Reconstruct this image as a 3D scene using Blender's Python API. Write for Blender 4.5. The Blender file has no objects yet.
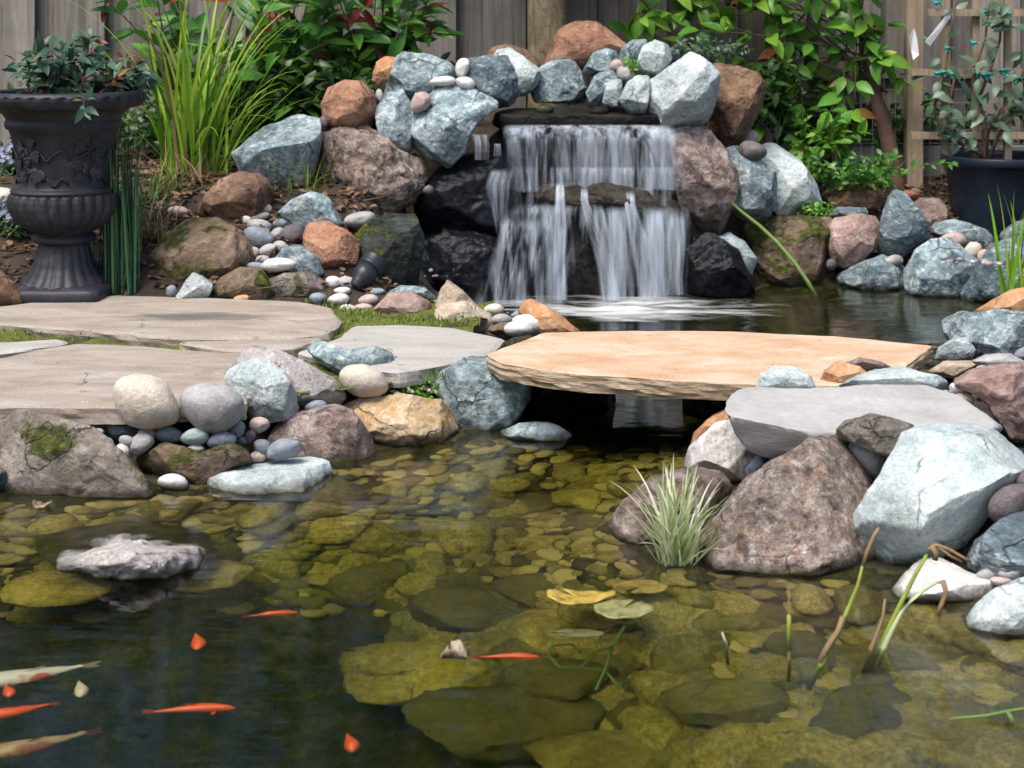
import bpy, bmesh, math, random
import numpy as np
from mathutils import Vector, Matrix

# ------------------------------------------------------------------ camera, sky, sun, exposure
SC = bpy.context.scene
COL = SC.collection
F, H, HY = 1500.0, 1.10, 20.0          # focal length in pixels, eye height above the pond, horizon row
cam = bpy.data.cameras.new('camera')
cam.sensor_width = 36.0
cam.lens = F / 1024 * 36.0
cam.shift_y = -(384 - HY) / 1024       # level camera with a falling front: verticals stay vertical
cam.clip_start, cam.clip_end = 0.05, 400
cam.dof.use_dof = True
cam.dof.focus_distance = 4.1
cam.dof.aperture_fstop = 7.0
camo = bpy.data.objects.new('camera', cam)
camo.location = (0, 0, H)
camo.rotation_euler = (math.radians(90), 0, 0)
COL.objects.link(camo)
SC.camera = camo

SUN_EL, SUN_AZ = 61.0, 214.0           # azimuth clockwise from +Y: behind the camera, a little left
world = bpy.data.worlds.new('World')
SC.world = world
world.use_nodes = True
wn = world.node_tree
sky = wn.nodes.new('ShaderNodeTexSky')
sky.sky_type = 'NISHITA'
sky.sun_disc = False
sky.sun_elevation = math.radians(SUN_EL)
sky.sun_rotation = math.radians(SUN_AZ)
sky.dust_density = 3.0
sky.ozone_density = 1.0
wn.nodes['Background'].inputs['Strength'].default_value = 0.115
wn.links.new(sky.outputs[0], wn.nodes['Background'].inputs['Color'])
sl = bpy.data.lights.new('sun', 'SUN')
sl.energy = 2.95
sl.angle = math.radians(30)
sl.color = (1.0, 0.95, 0.87)
so = bpy.data.objects.new('sun', sl)
so.rotation_euler = (math.radians(90 - SUN_EL), 0, math.radians(180 - SUN_AZ))
COL.objects.link(so)
SC.view_settings.view_transform = 'Standard'
SC.view_settings.look = 'None'
SC.view_settings.gamma = 1.0
SC.view_settings.use_curve_mapping = False
SC.view_settings.exposure = 0.75
SC.cycles.use_denoising = True
SC.cycles.max_bounces = 8
SC.cycles.diffuse_bounces = 3
SC.cycles.glossy_bounces = 3
SC.cycles.transparent_max_bounces = 16
SC.cycles.caustics_reflective = False
SC.cycles.caustics_refractive = True       # daylight reaches the pond bottom through the surface
SC.cycles.sample_clamp_indirect = 4.0

# ------------------------------------------------------------------ helpers
rng = random.Random(7)
def W(px, py, Y):                       # a point seen at a pixel, at distance Y
    return Vector(((px - 512) / F * Y, Y, H - (py - HY) / F * Y))
def G(px, py, z):                       # a point seen at a pixel, at height z
    return W(px, py, (H - z) * F / (py - HY))
def GU(px, py, z):                      # a point under water, seen at a pixel through the refracting surface
    s = G(px, py, 0.0); d = (s - Vector((0, 0, H))).normalized()
    t = Vector((d.x, d.y, 0))/1.333; q = Vector((t.x, t.y, -math.sqrt(1 - t.length_squared)))
    return s + q*(z/q.z)
def pts(s):
    return [tuple(float(a) for a in q.split(',')) for q in s.split()]

def vnoise(p, seed):
    p = np.asarray(p, dtype=np.float64)
    i = np.floor(p).astype(np.int64); f = p - i
    u = f * f * f * (f * (f * 6 - 15) + 10)
    def h(dx, dy, dz):
        n = ((i[:, 0] + dx) * 374761393 + (i[:, 1] + dy) * 668265263 + (i[:, 2] + dz) * 2147483647 + seed * 1274126177) & 0xffffffff
        n = ((n ^ (n >> 13)) * 1274126177) & 0xffffffff
        n = ((n ^ (n >> 15)) * 2246822519) & 0xffffffff
        return ((n ^ (n >> 16)) & 0xffff) / 32767.5 - 1
    x, y, z = u[:, 0], u[:, 1], u[:, 2]
    a = h(0,0,0)*(1-x)+h(1,0,0)*x; b = h(0,1,0)*(1-x)+h(1,1,0)*x
    c = h(0,0,1)*(1-x)+h(1,0,1)*x; d = h(0,1,1)*(1-x)+h(1,1,1)*x
    return (a*(1-y)+b*y)*(1-z) + (c*(1-y)+d*y)*z
def fbm(p, octv, seed, gain=0.5):
    p = np.asarray(p, dtype=np.float64)
    r = np.zeros(len(p)); a = 1.0; s = 0.0
    for k in range(octv):
        r += a * vnoise(p * (2.03 ** k) + k * 17.3, seed + k * 7); s += a; a *= gain
    return r / s

def tag(o, label=None, cat=None, group=None, kind=None):
    if label: o['label'] = label
    if cat: o['category'] = cat
    if group: o['group'] = group
    if kind: o['kind'] = kind
    return o
def thing(name, label, cat, loc, group=None, rz=0):
    o = bpy.data.objects.new(name, None)
    o.empty_display_size = 0.05
    COL.objects.link(o)
    o.location = loc; o.rotation_euler = (0, 0, rz)
    return tag(o, label, cat, group)
def mesh_obj(name, v, f, mat, parent=None, smooth=True, loc=None, attr=None, uv=None):
    me = bpy.data.meshes.new(name)
    me.from_pydata([tuple(q) for q in v], [], [tuple(q) for q in f])
    if smooth:
        me.polygons.foreach_set('use_smooth', [True] * len(me.polygons))
    if mat: me.materials.append(mat)
    if attr is not None:
        at = me.attributes.new('tint', 'FLOAT', 'FACE')
        at.data.foreach_set('value', attr)
    if uv is not None:
        ul = me.uv_layers.new(name='UVMap')
        li = np.zeros(len(me.loops), dtype=np.int32)
        me.loops.foreach_get('vertex_index', li)
        ul.data.foreach_set('uv', np.asarray(uv, dtype=np.float32)[li].ravel())
    me.update()
    o = bpy.data.objects.new(name, me)
    COL.objects.link(o)
    if parent: o.parent = parent
    if loc is not None: o.location = loc
    return o

class MB:
    def __init__(s): s.v = []; s.f = []; s.a = []
    def add(s, v, f, t=0.5):
        n = len(s.v)
        s.v.extend(v)
        for q in f: s.f.append([i + n for i in q]); s.a.append(t)
    def box(s, x0, x1, y0, y1, z0, z1, t=0.5):
        s.add([(x0,y0,z0),(x1,y0,z0),(x1,y1,z0),(x0,y1,z0),(x0,y0,z1),(x1,y0,z1),(x1,y1,z1),(x0,y1,z1)],
              [(3,2,1,0),(4,5,6,7),(0,1,5,4),(1,2,6,5),(2,3,7,6),(3,0,4,7)], t)
    def tube(s, P, r, n=6, t=0.5):
        P = [Vector(p) for p in P]
        if not isinstance(r, (list, tuple)): r = [r] * len(P)
        v = []; f = []
        up = Vector((0.31, 0.2, 0.93))
        for i, p in enumerate(P):
            d = (P[min(i+1, len(P)-1)] - P[max(i-1, 0)])
            d = d.normalized() if d.length > 1e-9 else Vector((0,0,1))
            a = d.cross(up if abs(d.dot(up)) < 0.95 else Vector((1,0,0))).normalized(); b = d.cross(a)
            for k in range(n):
                w = 2*math.pi*k/n
                v.append(p + (a*math.cos(w) + b*math.sin(w)) * r[i])
        for i in range(len(P)-1):
            for k in range(n):
                k2 = (k+1) % n
                f.append((i*n+k, i*n+k2, (i+1)*n+k2, (i+1)*n+k))
        f.append(tuple(range(n-1, -1, -1))); f.append(tuple((len(P)-1)*n+k for k in range(n)))
        s.add(v, f, t)
    def leaf(s, p, d, nrm, L, Wd, t=0.5, curl=0.25, fold=0.3):
        d = Vector(d).normalized(); nrm = Vector(nrm)
        sd = d.cross(nrm)
        sd = sd.normalized() if sd.length > 1e-6 else Vector((1,0,0))
        nn = sd.cross(d).normalized(); p = Vector(p)
        prof = ((0.0,0.05),(0.16,0.62),(0.4,1.0),(0.68,0.78),(0.88,0.35),(1.0,0.02))
        v = []
        for u, w in prof:
            c = p + d*(L*u) - nn*(curl*L*u*u)
            up = nn*(fold*Wd*0.5*w)
            v += [c - sd*(Wd*0.5*w) + up, c, c + sd*(Wd*0.5*w) + up]
        f = []
        for i in range(len(prof)-1):
            f += [(3*i, 3*i+1, 3*i+4, 3*i+3), (3*i+1, 3*i+2, 3*i+5, 3*i+4)]
        s.add(v, f, t)
    def blade(s, base, az, length, lean, droop, width, t=0.5, n=9, twist=0.0):
        # a grass blade: starts at lean radians from vertical, bends over by droop along its length
        base = Vector(base); h = Vector((math.cos(az), math.sin(az), 0)); z = Vector((0,0,1))
        sd0 = Vector((-h.y, h.x, 0)); p = base.copy(); v = []; f = []
        for i in range(n+1):
            u = i/n; ang = lean + droop*u*u
            d = h*math.sin(ang) + z*math.cos(ang)
            tw = twist*u
            nn = d.cross(sd0)
            sd = sd0*math.cos(tw) + nn*math.sin(tw)
            w = width*0.5*(1 - u**2.2)*(0.65 + 0.35*min(1, u*5))+0.0003
            nn2 = d.cross(sd)
            v += [p - sd*w + nn2*w*0.35, p, p + sd*w + nn2*w*0.35]
            p = p + d*(length/n)
        for i in range(n):
            f += [(3*i, 3*i+1, 3*i+4, 3*i+3), (3*i+1, 3*i+2, 3*i+5, 3*i+4)]
        s.add(v, f, t)
    def build(s, name, mat, parent=None, smooth=True, loc=None):
        return mesh_obj(name, s.v, s.f, mat, parent, smooth, loc, s.a)

# ------------------------------------------------------------------ node helper and materials
class NT:
    def __init__(s, name):
        s.m = bpy.data.materials.new(name); s.m.use_nodes = True
        s.t = s.m.node_tree; s.t.nodes.clear()
        s.out = s.t.nodes.new('ShaderNodeOutputMaterial')
    def n(s, typ, _props=None, **inp):
        q = s.t.nodes.new('ShaderNode' + typ)
        for k, v in (_props or {}).items(): setattr(q, k, v)
        for k, v in inp.items():
            key = int(k[1:]) if k[0] == '_' and k[1:].isdigit() else k.replace('_', ' ')
            s.set(q.inputs[key], v)
        return q
    def set(s, sock, v):
        if isinstance(v, bpy.types.NodeSocket): s.t.links.new(v, sock)
        elif isinstance(v, bpy.types.Node): s.t.links.new(v.outputs[0], sock)
        elif isinstance(v, (tuple, list)) and len(v) == 3 and sock.type == 'RGBA': sock.default_value = (*v, 1)
        else: sock.default_value = v
    def noise(s, vec, scale, detail=6, rough=0.55, dist=0.0):
        return s.n('TexNoise', Vector=vec, Scale=scale, Detail=detail, Roughness=rough, Distortion=dist).outputs[0]
    def mr(s, v, a, b, c=0.0, d=1.0):
        return s.n('MapRange', _0=v, _1=a, _2=b, _3=c, _4=d).outputs[0]
    def math(s, op, a, b=0.0):
        return s.n('Math', {'operation': op}, _0=a, _1=b).outputs[0]
    def mix(s, fac, a, b, blend='MIX'):
        q = s.n('Mix', {'data_type': 'RGBA', 'blend_type': blend})
        s.set(q.inputs[0], fac); s.set(q.inputs[6], a); s.set(q.inputs[7], b)
        return q.outputs[2]
    def ramp(s, fac, stops):
        q = s.n('ValToRGB', Fac=fac); e = q.color_ramp.elements
        while len(e) < len(stops): e.new(0.5)
        for el, (p, c) in zip(e, stops): el.position = p; el.color = (*c, 1)
        return q.outputs[0]
    def bump(s, h, strength=0.5, dist=0.01, normal=None):
        q = s.n('Bump', Height=h, Strength=strength, Distance=dist)
        if normal is not None: s.set(q.inputs['Normal'], normal)
        return q.outputs[0]
    def done(s, shader, vol=None):
        s.t.links.new(shader.outputs[0] if isinstance(shader, bpy.types.Node) else shader, s.out.inputs['Surface'])
        if vol is not None: s.t.links.new(vol.outputs[0], s.out.inputs['Volume'])
        return s.m

ALGAE = ((0.015, 0.017, 0.004), (0.05, 0.048, 0.009), (0.14, 0.115, 0.025))
def algae_layer(k, col, vec, z0=0.010):
    """below the waterline stone is coated in olive algae, with a ragged upper edge"""
    pos = k.n('NewGeometry').outputs['Position']
    z = k.n('SeparateXYZ', _0=pos).outputs[2]
    e = k.math('ADD', z, k.math('MULTIPLY', k.math('SUBTRACT', k.noise(pos, 22, 4), 0.5), -0.035))
    m = k.mr(e, z0, z0 - 0.012)
    damp = k.mr(e, 0.022, 0.012, 1.0, 0.5)   # stone that the water keeps wet
    col = k.mix(1.0, col, k.n('CombineColor', Red=damp, Green=damp, Blue=damp).outputs[0], 'MULTIPLY')
    al = k.ramp(k.noise(vec, 14, 6, 0.65), [(0.33, ALGAE[0]), (0.5, ALGAE[1]), (0.68, ALGAE[2])])
    return k.mix(m, col, al), m
def rockmat(name, a, b, c, acc=None, accamt=0.6, vein=None, veinw=0.02, sc=9, moss=0.0, bump=0.6, rough=0.85, speck=0.18, coat=0.0, strata=0.0, algae=True, grain=0.22, dk=None):
    k = NT(name)
    tc = k.n('TexCoord').outputs['Object']
    rnd = k.n('ObjectInfo').outputs['Random']
    vec = k.n('VectorMath', {'operation': 'ADD'}, _0=tc, _1=k.n('CombineXYZ', X=k.math('MULTIPLY', rnd, 37.0), Y=k.math('MULTIPLY', rnd, 91.0)).outputs[0]).outputs[0]
    if strata:
        vec = k.n('Mapping', Vector=vec, Rotation=(0.3, 0.25, 0.2), Scale=(1, 1, 1 + strata)).outputs[0]
    n1 = k.noise(vec, sc * 1.3, 10, 0.72, 0.12)
    col = k.ramp(n1, [(0.30, a), (0.5, b), (0.70, c)])
    n2 = k.noise(vec, sc * 4.2, 9, 0.72, 0.15)
    smooth = 'pebble' in name
    if acc:
        col = k.mix(k.math('MULTIPLY', k.mr(n2, 0.5, 0.64), accamt), col, acc)
    if dk:                                  # darker crusts in hollows of the stone's own pattern
        col = k.mix(k.math('MULTIPLY', k.mr(k.noise(vec, sc*2.1, 8, .7, .2), 0.47, 0.38), .85), col, dk)
    if vein:
        nv = k.noise(vec, sc * 0.9, 7, 0.62, 0.5)
        vm = k.mr(k.math('ABSOLUTE', k.math('SUBTRACT', nv, 0.5)), veinw, 0.0)
        vm = k.math('MULTIPLY', vm, k.mr(n2, 0.4, 0.6))
        col = k.mix(k.math('MULTIPLY', vm, 0.8), col, vein)
    fine = k.noise(vec, sc * 19, 5, 0.7)
    if not smooth:                          # grains and pits a few millimetres across
        gr = k.noise(vec, sc * 9, 6, 0.75)
        gv = k.mr(gr, 0.36, 0.64, 1-grain, 1+grain*.85)
        big = k.noise(vec, sc * 0.55, 4, 0.6)
        bv = k.mr(big, 0.36, 0.64, 0.70, 1.22)
        gv = k.math('MULTIPLY', gv, bv) if grain > .15 else gv
        col = k.mix(1.0, col, k.n('CombineColor', Red=gv, Green=gv, Blue=gv).outputs[0], 'MULTIPLY')
    val = k.mr(fine, 0.3, 0.7, 1 - speck, 1 + speck)
    col = k.mix(1.0, col, k.n('CombineColor', Red=val, Green=val, Blue=val).outputs[0], 'MULTIPLY')
    if not smooth and grain > .15:          # a few cracks, dark and open
        wv = k.n('VectorMath', {'operation': 'ADD'}, _0=vec, _1=k.n('VectorMath', {'operation': 'SCALE'}, _0=k.n('TexNoise', Vector=vec, Scale=sc*1.4, Detail=6, Roughness=.6).outputs['Color'], Scale=0.07).outputs[0]).outputs[0]
        ve = k.n('TexVoronoi', {'feature': 'DISTANCE_TO_EDGE'}, Vector=wv, Scale=sc*.85).outputs['Distance']
        crk = k.math('MULTIPLY', k.mr(ve, 0.022, 0.003), k.mr(k.noise(vec, sc*.7, 3), 0.53, 0.62))
        col = k.mix(k.math('MULTIPLY', crk, .65), col, tuple(q*.35 for q in a))
    else: crk = 0.0
    pits = k.n('TexVoronoi', Vector=vec, Scale=sc * 5).outputs['Distance']
    hgt = k.math('ADD', k.math('MULTIPLY', n2, 1.6), k.math('ADD', k.math('MULTIPLY', fine, 0.35), k.math('MULTIPLY', k.mr(pits, 0.0, 0.35), 0.25)))
    if crk != 0.0: hgt = k.math('SUBTRACT', hgt, k.math('MULTIPLY', crk, 1.2))
    if moss:
        nz = k.n('SeparateXYZ', _0=k.n('NewGeometry').outputs['Normal']).outputs[2]
        mm = k.math('ADD', k.noise(vec, sc * 0.8, 6, 0.6), k.math('MULTIPLY', nz, 0.06))
        mm = k.mr(mm, 0.66 - moss * 0.3, 0.72 - moss * 0.3)
        mc = k.ramp(k.noise(vec, sc * 7, 4), [(0.35, (0.022, 0.03, 0.006)), (0.55, (0.075, 0.085, 0.014)), (0.7, (0.16, 0.16, 0.03))])
        col = k.mix(mm, col, mc)
        hgt = k.math('ADD', hgt, k.math('MULTIPLY', mm, k.noise(vec, sc * 25, 3)))
    wetm = 0.0
    if name == 'algae_coated_stone':         # some stones carry more silt than others
        col = k.mix(k.mr(rnd, 0, 1, 0, 0.88), col, (0.055, 0.052, 0.014))
    if algae:
        col, wetm = algae_layer(k, col, vec)
        rg = k.mr(wetm, 0.0, 1.0, rough, 0.35)
    else:
        rg = rough
    p = k.n('BsdfPrincipled', Base_Color=col, Roughness=rg, Normal=k.bump(hgt, bump, 0.012))
    p.inputs['Specular IOR Level'].default_value = 0.12 if 'wet' in name else 0.35
    if coat:
        p.inputs['Coat Weight'].default_value = coat; p.inputs['Coat Roughness'].default_value = 0.12
    return k.done(p)

M = {}
M['blue'] = rockmat('blue_green_stone', (0.09,0.14,0.165), (0.20,0.268,0.295), (0.45,0.52,0.535), (0.55,0.61,0.61), 0.6, (0.64,0.69,0.68), 0.03, 8, bump=0.8, dk=(0.085,0.13,0.145))
M['pale'] = rockmat('pale_blue_stone', (0.30,0.395,0.415), (0.51,0.57,0.57), (0.66,0.69,0.68), (0.36,0.50,0.53), 0.6, (0.70,0.72,0.70), 0.03, 10, bump=0.8, speck=0.2)
M['white'] = rockmat('white_stone', (0.44,0.41,0.40), (0.58,0.55,0.53), (0.68,0.66,0.64), (0.44,0.36,0.32), 0.45, sc=12, bump=0.5, speck=0.1)
M['isle'] = rockmat('grey_pink_islet_stone', (0.42,0.37,0.355), (0.60,0.55,0.53), (0.72,0.685,0.665), (0.48,0.36,0.30), 0.5, sc=14, bump=1.0)
M['dark'] = rockmat('dark_blue_stone', (0.05,0.08,0.09), (0.11,0.155,0.18), (0.24,0.30,0.33), (0.36,0.43,0.45), 0.45, (0.55,0.58,0.58), 0.02, 7, bump=0.8, strata=1.0)
M['brown'] = rockmat('brown_stone', (0.10,0.055,0.033), (0.23,0.14,0.09), (0.37,0.265,0.19), (0.22,0.10,0.045), 0.5, sc=9, bump=0.9, dk=(0.06,0.038,0.026))
M['mossy'] = rockmat('mossy_brown_stone', (0.10,0.07,0.045), (0.22,0.155,0.11), (0.35,0.28,0.22), (0.24,0.12,0.06), 0.5, sc=8, moss=0.5, bump=0.9)
M['rust'] = rockmat('rust_stone', (0.17,0.075,0.04), (0.29,0.14,0.085), (0.40,0.24,0.165), (0.42,0.34,0.29), 0.4, sc=8, bump=0.7)
M['orange'] = rockmat('orange_stone', (0.33,0.14,0.06), (0.46,0.235,0.115), (0.55,0.34,0.21), (0.56,0.46,0.38), 0.35, sc=9, bump=0.5)
M['pink'] = rockmat('pink_stone', (0.22,0.14,0.12), (0.36,0.25,0.22), (0.50,0.40,0.37), (0.28,0.14,0.09), 0.4, sc=10, bump=0.7)
M['mauve'] = rockmat('mauve_stone', (0.12,0.075,0.062), (0.26,0.185,0.16), (0.43,0.36,0.33), (0.56,0.52,0.49), 0.5, sc=8, bump=1.0, speck=0.25, dk=(0.085,0.06,0.052))
M['ochre'] = rockmat('mottled_brown_stone', (0.105,0.08,0.07), (0.27,0.21,0.18), (0.46,0.385,0.34), (0.58,0.54,0.50), 0.65, (0.31,0.17,0.09), 0.045, 9, bump=1.0, speck=0.3, grain=0.42, dk=(0.06,0.047,0.042))
M['tan'] = rockmat('tan_stone', (0.28,0.21,0.15), (0.45,0.37,0.29), (0.58,0.51,0.44), (0.36,0.22,0.12), 0.4, sc=9, bump=0.6)
M['gold'] = rockmat('golden_stone', (0.31,0.17,0.065), (0.47,0.32,0.165), (0.60,0.50,0.37), (0.63,0.57,0.50), 0.55, sc=8, bump=0.8)
M['grey'] = rockmat('grey_slab_stone', (0.28,0.27,0.265), (0.355,0.345,0.34), (0.415,0.405,0.40), (0.37,0.34,0.32), 0.3, sc=6, bump=0.3, speck=0.06, strata=3.0, grain=0.06)
M['greybrown'] = rockmat('grey_brown_stone', (0.14,0.115,0.09), (0.27,0.23,0.20), (0.40,0.355,0.32), (0.11,0.10,0.05), 0.45, sc=8, moss=0.25, bump=0.9)
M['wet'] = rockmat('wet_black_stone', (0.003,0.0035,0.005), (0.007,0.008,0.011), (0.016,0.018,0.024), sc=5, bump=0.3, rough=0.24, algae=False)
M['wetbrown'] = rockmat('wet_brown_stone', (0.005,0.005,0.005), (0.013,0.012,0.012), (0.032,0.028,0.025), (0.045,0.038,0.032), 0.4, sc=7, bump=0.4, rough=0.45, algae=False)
M['wetgreen'] = rockmat('wet_green_stone', (0.010,0.012,0.012), (0.03,0.04,0.038), (0.085,0.10,0.095), (0.10,0.08,0.03), 0.5, sc=10, moss=0.2, bump=0.6, rough=0.42, strata=2.0)
M['underwater'] = rockmat('algae_coated_stone', (0.11,0.09,0.018), (0.36,0.28,0.055), (0.58,0.46,0.13), (0.62,0.52,0.25), 0.35, sc=8, bump=0.5, algae=False)
# smooth river pebbles
def pebmat(name, a, b, c, sc=14, speck=0.12):
    return rockmat(name, a, b, c, vein=tuple(min(.75, q*1.35) for q in c), veinw=0.012, sc=sc, bump=0.4, speck=speck*1.8, rough=0.75)
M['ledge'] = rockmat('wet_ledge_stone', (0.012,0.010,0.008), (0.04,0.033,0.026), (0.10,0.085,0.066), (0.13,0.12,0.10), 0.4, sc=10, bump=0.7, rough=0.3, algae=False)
M['p_blue'] = pebmat('blue_grey_pebble', (0.13,0.155,0.19), (0.21,0.24,0.28), (0.31,0.34,0.38))
M['p_grey'] = pebmat('grey_pebble', (0.22,0.21,0.215), (0.34,0.33,0.33), (0.45,0.43,0.42))
M['p_tan'] = pebmat('tan_pebble', (0.40,0.33,0.25), (0.53,0.46,0.38), (0.61,0.56,0.49))
M['p_white'] = pebmat('white_pebble', (0.50,0.48,0.47), (0.60,0.58,0.565), (0.68,0.66,0.645))
M['p_pink'] = pebmat('pink_pebble', (0.30,0.21,0.19), (0.43,0.33,0.30), (0.52,0.43,0.40))
M['p_dark'] = pebmat('dark_pebble', (0.065,0.055,0.06), (0.12,0.10,0.105), (0.21,0.18,0.18))
M['p_teal'] = pebmat('teal_pebble', (0.24,0.31,0.31), (0.34,0.41,0.41), (0.45,0.50,0.49))

def leafmat(name, c0, c1, c2, trans=0.35, rough=0.38):
    k = NT(name)
    t = k.n('Attribute', {'attribute_name': 'tint'}).outputs['Fac']
    pos = k.n('NewGeometry').outputs['Position']
    f = k.math('ADD', t, k.math('MULTIPLY', k.math('SUBTRACT', k.noise(pos, 40, 3), 0.5), 0.25))
    col = k.ramp(f, [(0.1, c0), (0.5, c1), (0.92, c2)])
    p = k.n('BsdfPrincipled', Base_Color=col, Roughness=rough)
    p.inputs['Specular IOR Level'].default_value = 0.4
    tr = k.n('BsdfTranslucent', Color=col)
    return k.done(k.n('MixShader', _0=trans, _1=p.outputs[0], _2=tr.outputs[0]))
M['leaf'] = leafmat('shrub_leaf', (0.018,0.07,0.013), (0.062,0.20,0.03), (0.18,0.38,0.05))
M['leaf_bright'] = leafmat('bright_leaf', (0.035,0.11,0.018), (0.11,0.30,0.03), (0.30,0.48,0.05))
M['leaf_red'] = leafmat('red_leaf', (0.10,0.012,0.012), (0.24,0.03,0.025), (0.33,0.09,0.04))
M['leaf_teal'] = leafmat('blue_green_leaf', (0.012,0.036,0.022), (0.03,0.085,0.05), (0.10,0.165,0.10))
M['leaf_orange'] = leafmat('orange_leaf', (0.20,0.05,0.02), (0.26,0.13,0.03), (0.16,0.22,0.04))
M['leaf_grey'] = leafmat('grey_green_leaf', (0.03,0.07,0.04), (0.08,0.145,0.085), (0.2,0.27,0.18))
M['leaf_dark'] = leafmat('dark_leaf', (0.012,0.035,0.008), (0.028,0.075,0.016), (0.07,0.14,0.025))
M['blade'] = leafmat('iris_blade', (0.07,0.19,0.015), (0.21,0.43,0.03), (0.46,0.60,0.08), 0.4)
M['blade_dark'] = leafmat('rush_blade', (0.012,0.05,0.03), (0.035,0.12,0.07), (0.09,0.20,0.08), 0.2)
M['blade_pale'] = leafmat('pale_blade', (0.26,0.36,0.10), (0.60,0.66,0.38), (0.80,0.81,0.66), 0.35)
M['dry'] = leafmat('dry_stalk', (0.12,0.075,0.035), (0.27,0.18,0.09), (0.42,0.32,0.19), 0.15, 0.7)
M['grass'] = leafmat('small_grass', (0.05,0.10,0.012), (0.13,0.20,0.02), (0.26,0.30,0.05), 0.35, 0.6)
M['petal'] = leafmat('lilac_petal', (0.32,0.30,0.58), (0.45,0.43,0.68), (0.6,0.58,0.75), 0.3)

def flat(name, col, rough=0.5, noise=0.15, sc=30, bump=0.1, spec=0.4, metal=0.0):
    k = NT(name)
    tc = k.n('TexCoord').outputs['Object']
    n = k.noise(tc, sc, 6, 0.6)
    c = k.mix(n, tuple(x*(1-noise) for x in col), tuple(min(1, x*(1+noise)) for x in col))
    p = k.n('BsdfPrincipled', Base_Color=c, Roughness=rough, Normal=k.bump(n, bump, 0.01), Metallic=metal)
    p.inputs['Specular IOR Level'].default_value = spec
    return k.done(p)
M['stem'] = flat('twig_bark', (0.075,0.055,0.04), 0.85, 0.4)
M['stem_green'] = flat('green_stem', (0.10,0.16,0.03), 0.6, 0.4)
M['redbark'] = flat('red_brown_bark', (0.115,0.062,0.045), 0.8, 0.75, 26, 0.9)
M['plastic'] = flat('black_pot_plastic', (0.009,0.013,0.024), 0.4, 0.3, 40, 0.05, 0.2)
M['blackmetal'] = flat('black_lamp_housing', (0.018,0.02,0.026), 0.42, 0.3, 60, 0.1)
M['lens'] = flat('lamp_lens', (0.03,0.035,0.045), 0.1, 0.1)
M['tie'] = flat('green_tie_tape', (0.02,0.30,0.26), 0.5, 0.2)
M['tagw'] = flat('white_paper_tag', (0.75,0.75,0.76), 0.6, 0.05)
M['wire'] = flat('galvanised_wire', (0.3,0.31,0.32), 0.5, 0.2, metal=0.6)
M['concrete'] = flat('concrete', (0.26,0.25,0.235), 0.9, 0.25, 9, 0.4)

def woodmat(name, a, b, c, sc=1.0):
    k = NT(name)
    tc = k.n('TexCoord').outputs['Object']
    t = k.n('Attribute', {'attribute_name': 'tint'}).outputs['Fac']
    off = k.n('CombineXYZ', X=k.math('MULTIPLY', t, 53.0), Z=k.math('MULTIPLY', t, 17.0)).outputs[0]
    v = k.n('VectorMath', {'operation': 'ADD'}, _0=tc, _1=off).outputs[0]
    vv = k.n('Mapping', Vector=v, Scale=(38*sc, 38*sc, 1.6*sc)).outputs[0]
    g = k.noise(vv, 1.0, 8, 0.65, 0.6)
    col = k.ramp(g, [(0.3, a), (0.5, b), (0.7, c)])
    big = k.noise(v, 3.0, 5, 0.6)
    col = k.mix(k.mr(big, 0.45, 0.75, 0, 0.55), col, tuple(x*0.55 for x in a))
    sh = k.mr(t, 0, 1, 0.72, 1.2)
    col = k.mix(1.0, col, k.n('CombineColor', Red=sh, Green=sh, Blue=sh).outputs[0], 'MULTIPLY')
    p = k.n('BsdfPrincipled', Base_Color=col, Roughness=0.85, Normal=k.bump(g, 0.5, 0.004))
    return k.done(p)
M['fence'] = woodmat('weathered_fence_wood', (0.09,0.08,0.07), (0.18,0.162,0.145), (0.275,0.252,0.23))
M['post'] = woodmat('pale_post_wood', (0.16,0.115,0.075), (0.28,0.215,0.145), (0.38,0.31,0.225))

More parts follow.
